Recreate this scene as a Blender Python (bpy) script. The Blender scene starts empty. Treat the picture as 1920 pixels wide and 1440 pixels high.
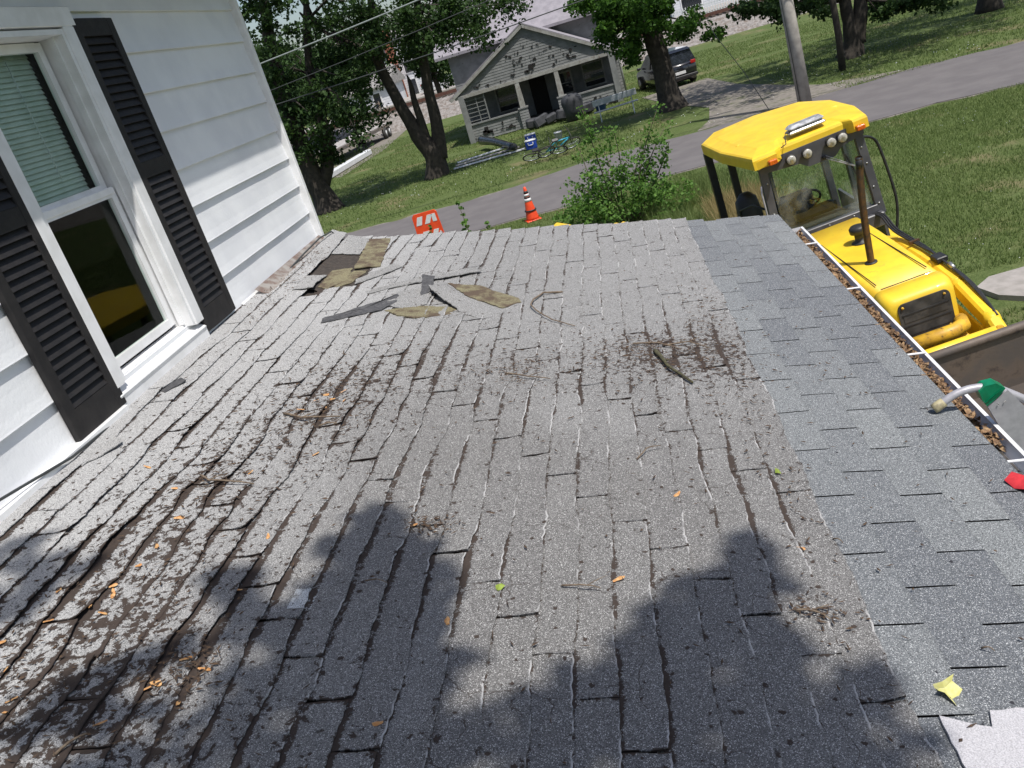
import bpy, math, random
import numpy as np
from mathutils import Vector, Matrix, noise, Euler
R_ = math.radians
random.seed(7); rng = np.random.default_rng(7)
S = bpy.context.scene; COL = S.collection
# ---------------------------------------------------------------- camera, sky, sun
CX = Vector((0.95861394, -0.21801398, -0.18310986)); CY = Vector((0.08091072, -0.40802119, 0.9093801)); CZ = Vector((-0.27297028, -0.88655999, -0.37349513))
right = Vector((CX[0], CY[0], CZ[0])); down = Vector((CX[1], CY[1], CZ[1])); fwd = Vector((CX[2], CY[2], CZ[2]))
EYE = 4.6
cam = bpy.data.cameras.new('camera'); co = bpy.data.objects.new('camera', cam); COL.objects.link(co)
m = Matrix((right, -down, -fwd)).transposed().to_4x4(); m.translation = Vector((0, 0, EYE)); co.matrix_world = m
cam.lens = 29.5; cam.sensor_width = 36; cam.clip_end = 2000; cam.clip_start = 0.05
S.camera = co
SUN_EL, SUN_H = R_(64), Vector((0.70, -0.714, 0)).normalized()
SUN = Vector((SUN_H.x*math.cos(SUN_EL), SUN_H.y*math.cos(SUN_EL), math.sin(SUN_EL)))
w = bpy.data.worlds.new('World'); S.world = w; w.use_nodes = True
nt = w.node_tree; bg = nt.nodes['Background']; sk = nt.nodes.new('ShaderNodeTexSky'); sk.sky_type = 'NISHITA'
sk.sun_disc = False; sk.sun_elevation = SUN_EL; sk.sun_rotation = math.atan2(SUN.x, SUN.y)
sk.air_density = 1.0; sk.dust_density = 2.0; sk.ozone_density = 1.0
nt.links.new(sk.outputs[0], bg.inputs[0]); bg.inputs[1].default_value = 0.115
sl = bpy.data.lights.new('sun', 'SUN'); sl.energy = 4.2; sl.angle = R_(0.6); sl.color = (1, 0.965, 0.90)
so = bpy.data.objects.new('sun', sl); COL.objects.link(so); so.rotation_euler = SUN.to_track_quat('Z', 'Y').to_euler(); so.location = (0, 0, 60)
S.view_settings.view_transform = 'Standard'; S.view_settings.look = 'None'; S.view_settings.exposure = 0.12; S.view_settings.gamma = 1
try: S.view_settings.use_curve_mapping = False
except Exception: pass

# ---------------------------------------------------------------- pixel (1920x1440) -> world point on a plane: where things stand
def ray(px, py): return right*(px-960) + down*(py-720) + fwd*1573.5
def onY(px, py, y): r = ray(px, py); return Vector((0, 0, EYE)) + r*(y/r.y)
def onZ(px, py, z=0.0): r = ray(px, py); return Vector((0, 0, EYE)) + r*((z-EYE)/r.z)

# ---------------------------------------------------------------- materials
def new_mat(name):
    m = bpy.data.materials.new(name); m.use_nodes = True; nt = m.node_tree
    return m, nt, nt.nodes['Principled BSDF']
def N(nt, t, **k):
    n = nt.nodes.new(t)
    for a, b in k.items():
        if a.startswith('i_'):
            key = a[2:]; key = int(key) if key.isdigit() else key.replace('_', ' ')
            n.inputs[key].default_value = b
        else: setattr(n, a, b)
    return n
def L(nt, a, b): nt.links.new(a, b)
def math_(nt, op, a, b=None, clamp=False):
    n = nt.nodes.new('ShaderNodeMath'); n.operation = op; n.use_clamp = clamp
    for i, v in enumerate((a, b)):
        if v is None: continue
        if isinstance(v, (int, float)): n.inputs[i].default_value = v
        else: nt.links.new(v, n.inputs[i])
    return n.outputs[0]
def mixc(nt, f, a, b):
    n = nt.nodes.new('ShaderNodeMix'); n.data_type = 'RGBA'
    for k, v in ((0, f), (6, a), (7, b)):
        if isinstance(v, (int, float)): n.inputs[k].default_value = v
        elif isinstance(v, (tuple, list)): n.inputs[k].default_value = (*v[:3], 1)
        else: nt.links.new(v, n.inputs[k])
    return n.outputs[2]
def smooth(nt, v, lo, hi):
    n = nt.nodes.new('ShaderNodeMapRange'); n.interpolation_type = 'SMOOTHSTEP'; nt.links.new(v, n.inputs[0])
    n.inputs[1].default_value = lo; n.inputs[2].default_value = hi; return n.outputs[0]
def noi(nt, vec, scale, detail=3, rough=0.55, dist=0.0):
    n = N(nt, 'ShaderNodeTexNoise'); n.inputs['Scale'].default_value = scale; n.inputs['Detail'].default_value = detail
    n.inputs['Roughness'].default_value = rough; n.inputs['Distortion'].default_value = dist
    if vec is not None: nt.links.new(vec, n.inputs['Vector'])
    return n.outputs['Fac']
def worldpos(nt): return N(nt, 'ShaderNodeNewGeometry').outputs['Position']
def bump(nt, b, h, strength=0.3, dist=0.01):
    n = N(nt, 'ShaderNodeBump'); n.inputs['Strength'].default_value = strength; n.inputs['Distance'].default_value = dist
    nt.links.new(h, n.inputs['Height']); nt.links.new(n.outputs[0], b.inputs['Normal'])
def pmat(name, c1, c2=None, scale=8, rough=0.6, metal=0.0, bmp=0.15, bscale=None, dirt=None, dscale=3, dlo=0.55, dhi=0.75, spec=0.5, coat=0):
    """general surface: two tones of colour, fine relief, optional patches of dirt"""
    m, nt, b = new_mat(name); c2 = c2 or tuple(v*0.82 for v in c1)
    vec = worldpos(nt) if True else None
    f = smooth(nt, noi(nt, vec, scale, 5), 0.35, 0.68); col = mixc(nt, f, c1, c2)
    if dirt:
        d = smooth(nt, noi(nt, vec, dscale, 8, 0.7), dlo, dhi); col = mixc(nt, d, col, dirt)
    L(nt, col, b.inputs['Base Color']); b.inputs['Metallic'].default_value = metal
    rr = math_(nt, 'MULTIPLY_ADD', noi(nt, vec, scale*2.3, 3), 0.25); rr.node.inputs[2].default_value = rough-0.12
    L(nt, rr, b.inputs['Roughness']); b.inputs['Specular IOR Level'].default_value = spec; b.inputs['Coat Weight'].default_value = coat
    if bmp: bump(nt, b, noi(nt, vec, bscale or scale*6, 4), bmp, 0.004)
    return m
M = {}
M['siding'] = pmat('white_siding_paint', (0.80, 0.81, 0.83), (0.72, 0.73, 0.76), 3, 0.42, bmp=0.35, bscale=60, dirt=(0.55, 0.54, 0.52), dscale=7, dlo=0.66, dhi=0.95)
M['trim'] = pmat('white_trim_paint', (0.82, 0.82, 0.83), (0.72, 0.72, 0.72), 9, 0.35, bmp=0.1, dirt=(0.5, 0.48, 0.44), dscale=16, dlo=0.66, dhi=0.9)
M['shutter'] = pmat('black_shutter_vinyl', (0.016, 0.015, 0.016), (0.024, 0.022, 0.022), 14, 0.62, bmp=0.25, bscale=160, spec=0.3)
M['blind'] = pmat('blind_slat_vinyl', (0.62, 0.66, 0.62), (0.5, 0.55, 0.5), 6, 0.5, bmp=0)
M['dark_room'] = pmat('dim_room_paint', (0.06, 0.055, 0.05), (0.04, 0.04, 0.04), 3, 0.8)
M['gutter'] = pmat('white_gutter_aluminium', (0.80, 0.80, 0.82), (0.7, 0.7, 0.72), 9, 0.35, dirt=(0.35, 0.33, 0.3), dscale=11, dlo=0.62, dhi=0.85)
M['gutter_in'] = pmat('dirty_gutter_inside', (0.10, 0.09, 0.09), (0.05, 0.045, 0.04), 20, 0.6)
M['deck'] = pmat('old_felt_and_mud', (0.035, 0.028, 0.024), (0.06, 0.048, 0.04), 40, 0.95, bmp=0.6, bscale=200)
M['flash'] = pmat('weathered_flashing', (0.30, 0.28, 0.26), (0.16, 0.11, 0.09), 14, 0.6, bmp=0.2)
M['olive'] = pmat('exposed_fibre_mat', (0.25, 0.225, 0.135), (0.15, 0.13, 0.08), 150, 0.95, bmp=0.8, bscale=420, dirt=(0.10, 0.07, 0.048), dscale=7, dlo=0.44, dhi=0.60)
M['torn'] = pmat('torn_pale_granules', (0.42, 0.41, 0.41), (0.30, 0.295, 0.29), 300, 0.9, bmp=0.6, bscale=420, dirt=(0.07, 0.06, 0.05), dscale=35, dlo=0.66, dhi=0.72)
M['torn_dark'] = pmat('asphalt_underside', (0.05, 0.05, 0.055), (0.09, 0.09, 0.095), 60, 0.8, bmp=0.5, bscale=200)
M['white_gran'] = pmat('white_granules', (0.58, 0.565, 0.59), (0.36, 0.35, 0.37), 320, 0.85, bmp=0.6, bscale=420, dirt=(0.2, 0.18, 0.19), dscale=90, dlo=0.66, dhi=0.7)
M['twig'] = pmat('dry_twig_bark', (0.12, 0.085, 0.06), (0.22, 0.17, 0.12), 60, 0.85, bmp=0.4)
M['stick'] = pmat('mossy_stick_bark', (0.10, 0.095, 0.045), (0.04, 0.035, 0.025), 90, 0.9, bmp=0.5)
M['seed'] = pmat('dry_maple_seed', (0.50, 0.22, 0.07), (0.62, 0.38, 0.17), 90, 0.6, bmp=0.2)
M['yleaf'] = pmat('yellow_maple_leaf', (0.55, 0.52, 0.16), (0.62, 0.60, 0.3), 50, 0.6, dirt=(0.14, 0.06, 0.03), dscale=34, dlo=0.6, dhi=0.64)
M['gleaf'] = pmat('green_seed', (0.25, 0.33, 0.05), None, 50, 0.6)
M['crumb'] = pmat('brown_litter', (0.05, 0.034, 0.026), (0.12, 0.075, 0.045), 120, 0.95)
M['litter'] = pmat('dead_leaf_litter', (0.22, 0.12, 0.06), (0.42, 0.28, 0.15), 45, 0.8, bmp=0.5, dirt=(0.05, 0.03, 0.02), dscale=60, dlo=0.45, dhi=0.62)
M['red'] = pmat('red_cloth', (0.62, 0.03, 0.04), (0.45, 0.02, 0.03), 30, 0.7)
M['alu'] = pmat('brushed_aluminium', (0.46, 0.45, 0.48), (0.38, 0.37, 0.40), 25, 0.45, metal=0.25, bmp=0.1)
M['green_pl'] = pmat('green_bracket_plastic', (0.0, 0.20, 0.09), (0.0, 0.14, 0.06), 30, 0.4)
M['rubber_tan'] = pmat('worn_rubber_foot', (0.42, 0.37, 0.22), (0.22, 0.19, 0.12), 60, 0.55)
M['yellow'] = pmat('yellow_machine_paint', (0.88, 0.60, 0.03), (0.80, 0.51, 0.03), 5, 0.46, bmp=0.08, dirt=(0.36, 0.22, 0.06), dscale=9, dlo=0.60, dhi=0.80, coat=0.08)
M['yellow_d'] = pmat('scuffed_yellow_paint', (0.72, 0.42, 0.03), (0.5, 0.28, 0.03), 12, 0.5, bmp=0.2, dirt=(0.10, 0.06, 0.03), dscale=24, dlo=0.55, dhi=0.68)
M['cabgrey'] = pmat('dark_grey_cab_paint', (0.065, 0.065, 0.075), (0.09, 0.09, 0.10), 8, 0.4, bmp=0.08)
M['black'] = pmat('black_plastic', (0.018, 0.018, 0.02), (0.03, 0.03, 0.032), 12, 0.5, bmp=0.1)
M['grille'] = pmat('dusty_black_mesh', (0.03, 0.029, 0.028), (0.075, 0.07, 0.065), 9, 0.6, bmp=0.3, bscale=300)
M['exhaust'] = pmat('rusty_exhaust_steel', (0.16, 0.085, 0.035), (0.075, 0.055, 0.04), 25, 0.45, metal=0.5, bmp=0.25)
M['bucket'] = pmat('worn_bucket_steel', (0.115, 0.095, 0.085), (0.17, 0.125, 0.095), 5, 0.6, metal=0.2, bmp=0.3, dirt=(0.05, 0.04, 0.04), dscale=5, dlo=0.5, dhi=0.7)
M['tyre'] = pmat('tyre_rubber', (0.03, 0.029, 0.03), (0.06, 0.055, 0.05), 14, 0.85, bmp=0.3)
M['lamp'] = pmat('clear_lamp_lens', (0.50, 0.48, 0.42), (0.30, 0.28, 0.25), 60, 0.15, bmp=0.2, coat=0.6)
M['amber'] = pmat('amber_lamp_lens', (0.75, 0.16, 0.01), (0.5, 0.08, 0.01), 60, 0.15, coat=0.6)
M['beacon'] = pmat('clear_beacon_lens', (0.55, 0.56, 0.60), (0.25, 0.26, 0.28), 18, 0.12, coat=0.8)
M['bolt'] = pmat('bolt_steel', (0.5, 0.5, 0.5), None, 50, 0.35, metal=0.8)
M['asphalt'] = pmat('street_asphalt', (0.125, 0.114, 0.116), (0.15, 0.138, 0.138), 1.3, 0.9, bmp=0.5, bscale=60, dirt=(0.06, 0.055, 0.06), dscale=0.9, dlo=0.62, dhi=0.8)
M['gravel'] = pmat('gravel_drive', (0.235, 0.21, 0.185), (0.15, 0.135, 0.115), 6, 0.95, bmp=0.8, bscale=25, dirt=(0.10, 0.11, 0.05), dscale=1.2, dlo=0.5, dhi=0.7)
M['concrete'] = pmat('old_concrete', (0.36, 0.33, 0.31), (0.27, 0.25, 0.23), 5, 0.9, bmp=0.4, bscale=50)
M['orange'] = pmat('safety_orange_plastic', (0.85, 0.085, 0.02), (0.75, 0.06, 0.015), 8, 0.5)
M['refl'] = pmat('reflective_white', (0.75, 0.75, 0.75), None, 12, 0.4)
M['blackband'] = pmat('black_rubber_band', (0.03, 0.03, 0.03), None, 12, 0.6)
M['bark'] = pmat('tree_bark', (0.052, 0.043, 0.034), (0.028, 0.023, 0.019), 7, 0.95, bmp=0.9, bscale=14)
M['stem'] = pmat('shrub_stem', (0.10, 0.09, 0.05), None, 20, 0.8)
M['polewood'] = pmat('weathered_pole_wood', (0.42, 0.39, 0.35), (0.30, 0.275, 0.25), 4, 0.9, bmp=0.4, bscale=30)
M['wire'] = pmat('cable_sheath', (0.05, 0.055, 0.055), None, 10, 0.5)
M['wirepale'] = pmat('weathered_aluminium_cable', (0.28, 0.31, 0.30), None, 10, 0.5)
M['oldpaint'] = pmat('grimy_white_paint', (0.235, 0.24, 0.24), (0.17, 0.175, 0.175), 2.5, 0.8, bmp=0.2, dirt=(0.10, 0.09, 0.08), dscale=4, dlo=0.64, dhi=0.72)  # tree shade on the porch house put into this darker white, plus dirt patches
M['oldtrim'] = pmat('faded_trim_paint', (0.36, 0.36, 0.34), (0.26, 0.25, 0.23), 4, 0.8, dirt=(0.16, 0.12, 0.10), dscale=6, dlo=0.56, dhi=0.68)
M['chip'] = pmat('bare_dark_wood', (0.018, 0.016, 0.015), None, 12, 0.9)
M['lavroof'] = pmat('lavender_grey_shingles', (0.30, 0.28, 0.31), (0.24, 0.225, 0.25), 3, 0.9, bmp=0.4, bscale=20)
M['darkwood'] = pmat('dark_porch_boards', (0.05, 0.06, 0.055), (0.10, 0.085, 0.075), 8, 0.9)
M['farwhite'] = pmat('far_white_siding', (0.66, 0.67, 0.70), (0.56, 0.57, 0.60), 1, 0.7, bmp=0)
M['brick'] = pmat('chimney_brick', (0.36, 0.13, 0.08), (0.25, 0.09, 0.06), 5, 0.9)
M['farroof'] = pmat('far_grey_roof', (0.32, 0.30, 0.29), (0.22, 0.21, 0.20), 3, 0.9)
M['ballast'] = pmat('railway_ballast', (0.30, 0.275, 0.26), (0.17, 0.155, 0.145), 5, 0.95, bmp=1.0, bscale=7, dirt=(0.16, 0.13, 0.11), dscale=3, dlo=0.5, dhi=0.62)
M['rail'] = pmat('rusty_rail', (0.16, 0.075, 0.05), (0.10, 0.05, 0.04), 5, 0.7, metal=0.3)
M['tie'] = pmat('creosote_tie', (0.10, 0.08, 0.065), None, 5, 0.9)
M['carblack'] = pmat('black_car_paint', (0.012, 0.012, 0.016), None, 5, 0.22, coat=1.0, bmp=0)
M['carwhite'] = pmat('white_car_paint', (0.72, 0.73, 0.75), None, 5, 0.3, coat=0.8, bmp=0)
M['carglass'] = pmat('car_glass', (0.02, 0.024, 0.03), None, 5, 0.1, coat=1.0, bmp=0)
M['taillight'] = pmat('red_tail_lamp', (0.45, 0.015, 0.015), None, 5, 0.2, coat=0.6)
M['bluebike'] = pmat('sky_blue_enamel', (0.05, 0.42, 0.60), None, 9, 0.3, coat=0.5)
M['bluepl'] = pmat('blue_cooler_plastic', (0.015, 0.06, 0.36), None, 9, 0.5)
M['whitepl'] = pmat('white_plastic', (0.72, 0.73, 0.75), (0.6, 0.61, 0.64), 9, 0.5)
M['greycover'] = pmat('grey_cover_cloth', (0.05, 0.052, 0.06), (0.03, 0.032, 0.038), 5, 0.7, bmp=0.5)
M['tarp'] = pmat('black_drain_pipe', (0.02, 0.023, 0.026), (0.04, 0.043, 0.046), 5, 0.25)
M['benchalu'] = pmat('bench_aluminium', (0.55, 0.58, 0.62), (0.42, 0.45, 0.5), 9, 0.35, metal=0.6)
M['trailer'] = pmat('trailer_steel', (0.10, 0.09, 0.085), (0.20, 0.15, 0.11), 4, 0.7)
M['planks'] = pmat('grey_deck_planks', (0.45, 0.42, 0.40), (0.3, 0.28, 0.27), 4, 0.8)

def glass(name, tint=(0.9, 0.95, 0.93), refl=0.9, dust=0.0, fk=1.0):
    m, nt, b = new_mat(name); nt.nodes.remove(b)
    out = nt.nodes['Material Output']; tr = N(nt, 'ShaderNodeBsdfTransparent'); tr.inputs[0].default_value = (*tint, 1)
    gl = N(nt, 'ShaderNodeBsdfGlossy'); gl.inputs['Roughness'].default_value = 0.015; gl.inputs[0].default_value = (refl, refl, refl, 1)
    mx = N(nt, 'ShaderNodeMixShader'); ge = N(nt, 'ShaderNodeNewGeometry'); dt = N(nt, 'ShaderNodeVectorMath', operation='DOT_PRODUCT')
    L(nt, ge.outputs['Normal'], dt.inputs[0]); L(nt, ge.outputs['Incoming'], dt.inputs[1]); ca = math_(nt, 'ABSOLUTE', dt.outputs['Value'])
    f2 = math_(nt, 'MULTIPLY', math_(nt, 'ADD', math_(nt, 'MULTIPLY', math_(nt, 'POWER', math_(nt, 'SUBTRACT', 1.0, ca), 5), 0.96), 0.04), fk, True)
    L(nt, f2, mx.inputs[0]); L(nt, tr.outputs[0], mx.inputs[1]); L(nt, gl.outputs[0], mx.inputs[2])
    last = mx.outputs[0]
    if dust:
        df = N(nt, 'ShaderNodeBsdfDiffuse'); df.inputs[0].default_value = (0.62, 0.62, 0.58, 1); m2 = N(nt, 'ShaderNodeMixShader')
        d = math_(nt, 'MULTIPLY', smooth(nt, noi(nt, worldpos(nt), 2.6, 5, 0.6), 0.42, 0.75), dust)
        L(nt, d, m2.inputs[0]); L(nt, last, m2.inputs[1]); L(nt, df.outputs[0], m2.inputs[2]); last = m2.outputs[0]
    L(nt, last, out.inputs[0]); return m
M['glass'] = glass('window_glass', fk=0.36); M['cabglass'] = glass('dusty_cab_glass', (0.88, 0.93, 0.90), 0.8, 0.22, 0.6)
M['sideglass'] = glass('clear_cab_glass', (0.85, 0.90, 0.87), 0.8, 0.06)

def leaf_mat(name, dark, light, transl=0.35):
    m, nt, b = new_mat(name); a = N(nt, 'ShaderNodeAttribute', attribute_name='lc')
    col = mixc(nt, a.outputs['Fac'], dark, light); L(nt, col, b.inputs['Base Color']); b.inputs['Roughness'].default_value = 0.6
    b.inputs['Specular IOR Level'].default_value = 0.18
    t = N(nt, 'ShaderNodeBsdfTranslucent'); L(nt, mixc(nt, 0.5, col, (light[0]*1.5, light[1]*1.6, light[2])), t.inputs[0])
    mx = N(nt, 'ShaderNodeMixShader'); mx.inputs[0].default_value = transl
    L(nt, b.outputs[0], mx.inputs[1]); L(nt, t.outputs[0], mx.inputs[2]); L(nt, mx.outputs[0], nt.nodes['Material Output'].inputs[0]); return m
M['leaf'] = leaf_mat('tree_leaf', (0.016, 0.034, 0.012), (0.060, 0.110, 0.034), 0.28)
M['leaf2'] = leaf_mat('bright_tree_leaf', (0.03, 0.07, 0.016), (0.085, 0.18, 0.03), 0.35)
M['shrubleaf'] = leaf_mat('shrub_leaf', (0.05, 0.11, 0.025), (0.14, 0.26, 0.055), 0.35)
M['blade'] = leaf_mat('grass_blade', (0.095, 0.145, 0.038), (0.21, 0.26, 0.10), 0.3)
M['dryblade'] = leaf_mat('dry_grass_blade', (0.25, 0.19, 0.09), (0.40, 0.32, 0.16), 0.3)

def ground_mat():
    m, nt, b = new_mat('lawn'); p = worldpos(nt)
    g = mixc(nt, smooth(nt, noi(nt, p, 0.9, 6, 0.6), 0.32, 0.68), (0.105, 0.150, 0.045), (0.175, 0.205, 0.085))
    g = mixc(nt, smooth(nt, noi(nt, p, 9, 4, 0.7), 0.3, 0.7), g, (0.055, 0.085, 0.022)); g = mixc(nt, 0.45, g, mixc(nt, smooth(nt, noi(nt, p, 38, 3, 0.7), 0.3, 0.7), (0.04, 0.065, 0.015), (0.15, 0.19, 0.07)))
    bare = smooth(nt, noi(nt, p, 0.42, 7, 0.62), 0.52, 0.70)
    g = mixc(nt, math_(nt, 'MULTIPLY', bare, 0.7), g, (0.23, 0.185, 0.11))
    L(nt, g, b.inputs['Base Color']); b.inputs['Roughness'].default_value = 0.95; b.inputs['Specular IOR Level'].default_value = 0.15
    bump(nt, b, noi(nt, p, 30, 4, 0.7), 0.8, 0.03); return m
M['lawn'] = ground_mat()

def shingle_mat(name, new=False):
    m, nt, b = new_mat(name)
    rp = N(nt, 'ShaderNodeAttribute', attribute_name='rp').outputs['Vector']
    tone = N(nt, 'ShaderNodeAttribute', attribute_name='tone').outputs['Fac']
    ed = N(nt, 'ShaderNodeAttribute', attribute_name='ed').outputs['Fac']; tp = N(nt, 'ShaderNodeAttribute', attribute_name='tp').outputs['Fac']
    en = N(nt, 'ShaderNodeAttribute', attribute_name='en').outputs['Fac']
    sp = N(nt, 'ShaderNodeTexVoronoi'); sp.inputs['Scale'].default_value = 560; L(nt, rp, sp.inputs['Vector'])
    gv = N(nt, 'ShaderNodeSeparateColor'); L(nt, sp.outputs['Color'], gv.inputs[0]); spk = gv.outputs[0]
    sp2 = noi(nt, rp, 210, 3, 0.7)
    if new: base = mixc(nt, tone, (0.140, 0.149, 0.164), (0.222, 0.234, 0.240)); lo, hi = (0.05, 0.053, 0.058), (0.60, 0.61, 0.62)
    else:
        warm = smooth(nt, noi(nt, rp, 1.6, 5), 0.35, 0.7)
        sx = N(nt, 'ShaderNodeSeparateXYZ'); L(nt, rp, sx.inputs[0])
        left = smooth(nt, math_(nt, 'ADD', sx.outputs[0], math_(nt, 'MULTIPLY', noi(nt, rp, 2, 3), 0.5)), -0.35, -1.6)  # lighter toward the wall: grazing sheen painted into the shingle grey
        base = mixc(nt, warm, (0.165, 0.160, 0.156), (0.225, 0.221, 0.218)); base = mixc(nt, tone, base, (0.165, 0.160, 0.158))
        far_ = smooth(nt, sx.outputs[1], 2.2, 4.6); base = mixc(nt, math_(nt, 'MULTIPLY', far_, 0.6), base, (0.33, 0.33, 0.33))  # lighter with distance too, the same view sheen put into the colour
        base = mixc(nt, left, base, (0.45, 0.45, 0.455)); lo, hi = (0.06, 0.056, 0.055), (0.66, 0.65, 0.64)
        pa_ = math_(nt, 'MULTIPLY', math_(nt, 'LESS_THAN', math_(nt, 'ABSOLUTE', math_(nt, 'SUBTRACT', sx.outputs[0], PU)), 0.035), math_(nt, 'LESS_THAN', math_(nt, 'ABSOLUTE', math_(nt, 'SUBTRACT', sx.outputs[1], PV)), 0.045)); base = mixc(nt, math_(nt, 'MULTIPLY', pa_, smooth(nt, noi(nt, rp, 60, 4), 0.3, 0.5)), base, (0.62, 0.65, 0.68))  # small sun fleck in the tree shadow, painted pale into the shingle colour
    c = mixc(nt, smooth(nt, spk, 0.35, 0.0), base, lo)
    c = mixc(nt, smooth(nt, spk, 0.80, 1.0), c, hi)
    c = mixc(nt, math_(nt, 'MULTIPLY', smooth(nt, sp2, 0.56, 0.35), 0.45), c, lo)
    # worn spots
    vo = N(nt, 'ShaderNodeTexVoronoi'); vo.inputs['Scale'].default_value = 24 if not new else 17
    wv = N(nt, 'ShaderNodeVectorMath', operation='ADD'); nn = N(nt, 'ShaderNodeTexNoise'); nn.inputs['Scale'].default_value = 90; nn.inputs['Detail'].default_value = 3; L(nt, rp, nn.inputs['Vector'])
    sc = N(nt, 'ShaderNodeVectorMath', operation='SCALE'); sc.inputs['Scale'].default_value = 0.018; L(nt, nn.outputs['Color'], sc.inputs[0])
    L(nt, rp, wv.inputs[0]); L(nt, sc.outputs[0], wv.inputs[1]); L(nt, wv.outputs[0], vo.inputs['Vector'])
    vs = N(nt, 'ShaderNodeSeparateColor'); L(nt, vo.outputs['Color'], vs.inputs[0])
    rad = math_(nt, 'MULTIPLY', vs.outputs[1], 0.21 if not new else 0.11)
    dots = smooth(nt, math_(nt, 'SUBTRACT', vo.outputs['Distance'], rad), 0.0, -0.035)
    if new: mask = dots
    else:
        sx2 = sx
        def gauss(u0, v0, su, sv, rot=0.0):
            u = math_(nt, 'SUBTRACT', sx2.outputs[0], u0); v = math_(nt, 'SUBTRACT', sx2.outputs[1], v0)
            c_, s_ = math.cos(rot), math.sin(rot)
            a = math_(nt, 'ADD', math_(nt, 'MULTIPLY', u, c_/su), math_(nt, 'MULTIPLY', v, s_/su)); bb = math_(nt, 'ADD', math_(nt, 'MULTIPLY', u, -s_/sv), math_(nt, 'MULTIPLY', v, c_/sv))
            r2 = math_(nt, 'ADD', math_(nt, 'MULTIPLY', a, a), math_(nt, 'MULTIPLY', bb, bb)); return math_(nt, 'EXPONENT', math_(nt, 'MULTIPLY', r2, -1))
        reg = gauss(-1.45, 2.0, 0.38, 1.3, 0.12)
        for g_, k_ in ((gauss(-1.45, 1.45, 0.55, 0.45), 0.42), (gauss(-1.1, 3.3, 0.33, 0.65), 0.75), (gauss(-0.2, 3.62, 0.75, 0.36), 0.55), (gauss(0.42, 3.65, 0.35, 0.42), 0.7), (gauss(-0.75, 1.4, 0.5, 0.3), 0.35), (gauss(0.6, 4.0, 0.12, 0.6), 0.4)):
            reg = math_(nt, 'ADD', reg, math_(nt, 'MULTIPLY', g_, k_))
        nb = noi(nt, rp, 34, 8, 0.68, 0.3); nb2 = noi(nt, rp, 9, 4, 0.6)
        edge = math_(nt, 'MULTIPLY', smooth(nt, ed, 0.022, 0.0), 0.09)
        nl = noi(nt, rp, 3.1, 3, 0.6); wd = math_(nt, 'ADD', math_(nt, 'MULTIPLY', math_(nt, 'SUBTRACT', nl, 0.43), 0.042), math_(nt, 'MULTIPLY', math_(nt, 'ADD', math_(nt, 'SUBTRACT', noi(nt, rp, 30, 8, 0.75), 0.5), math_(nt, 'MULTIPLY', math_(nt, 'SUBTRACT', noi(nt, rp, 130, 4, 0.7), 0.5), 0.5)), 0.060)); wd = math_(nt, 'ADD', wd, math_(nt, 'MULTIPLY', reg, 0.007))
        mtop = smooth(nt, math_(nt, 'SUBTRACT', wd, tp), 0.0, 0.0022); top = math_(nt, 'MULTIPLY', smooth(nt, tp, 0.020, 0.0), 0.05); endm = math_(nt, 'MULTIPLY', smooth(nt, en, 0.012, 0.0), 0.13)
        v = math_(nt, 'ADD', nb, math_(nt, 'MULTIPLY', reg, 0.135)); v = math_(nt, 'ADD', v, math_(nt, 'MULTIPLY', math_(nt, 'SUBTRACT', nb2, 0.5), 0.22))
        v = math_(nt, 'ADD', v, math_(nt, 'MULTIPLY', math_(nt, 'ADD', edge, top), math_(nt, 'ADD', math_(nt, 'MULTIPLY', reg, 0.6), 0.62))); v = math_(nt, 'ADD', v, endm)
        mask = smooth(nt, v, 0.655, 0.69); mask = math_(nt, 'MAXIMUM', math_(nt, 'MAXIMUM', mask, mtop), dots)
        # pale fretted edge along the butt, broken up by noise
        pale = math_(nt, 'MULTIPLY', smooth(nt, ed, 0.007, 0.001), smooth(nt, noi(nt, rp, 7, 5, 0.6), 0.50, 0.60)); c = mixc(nt, math_(nt, 'MULTIPLY', pale, 0.75), c, (0.58, 0.57, 0.57))
    if not new:
        cv = N(nt, 'ShaderNodeTexVoronoi', feature='DISTANCE_TO_EDGE'); cv.inputs['Scale'].default_value = 5.5; wv2 = N(nt, 'ShaderNodeVectorMath', operation='ADD'); sc2 = N(nt, 'ShaderNodeVectorMath', operation='SCALE'); sc2.inputs['Scale'].default_value = 0.10
        n3 = N(nt, 'ShaderNodeTexNoise'); n3.inputs['Scale'].default_value = 11; n3.inputs['Detail'].default_value = 5; L(nt, rp, n3.inputs['Vector']); L(nt, n3.outputs['Color'], sc2.inputs[0]); L(nt, rp, wv2.inputs[0]); L(nt, sc2.outputs[0], wv2.inputs[1]); L(nt, wv2.outputs[0], cv.inputs['Vector'])
        ck = math_(nt, 'MULTIPLY', smooth(nt, cv.outputs['Distance'], 0.010, 0.003), smooth(nt, noi(nt, rp, 4.3, 4), 0.53, 0.60)); mask = math_(nt, 'MAXIMUM', mask, math_(nt, 'MULTIPLY', ck, 0.8))
    brown = mixc(nt, noi(nt, rp, 120, 3), (0.036, 0.027, 0.023), (0.075, 0.056, 0.047)) if not new else (0.035, 0.035, 0.042)
    c = mixc(nt, mask, c, brown)
    L(nt, c, b.inputs['Base Color']); b.inputs['Roughness'].default_value = 0.88; b.inputs['Specular IOR Level'].default_value = 0.3
    h = math_(nt, 'SUBTRACT', math_(nt, 'MULTIPLY', spk, 0.35), math_(nt, 'MULTIPLY', mask, 1.5)); bump(nt, b, h, 0.65, 0.0022)
    return m
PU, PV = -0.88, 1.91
M['shingle_old'] = shingle_mat('aged_grey_shingle'); M['shingle_new'] = shingle_mat('newer_blue_grey_shingle', True)

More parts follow.
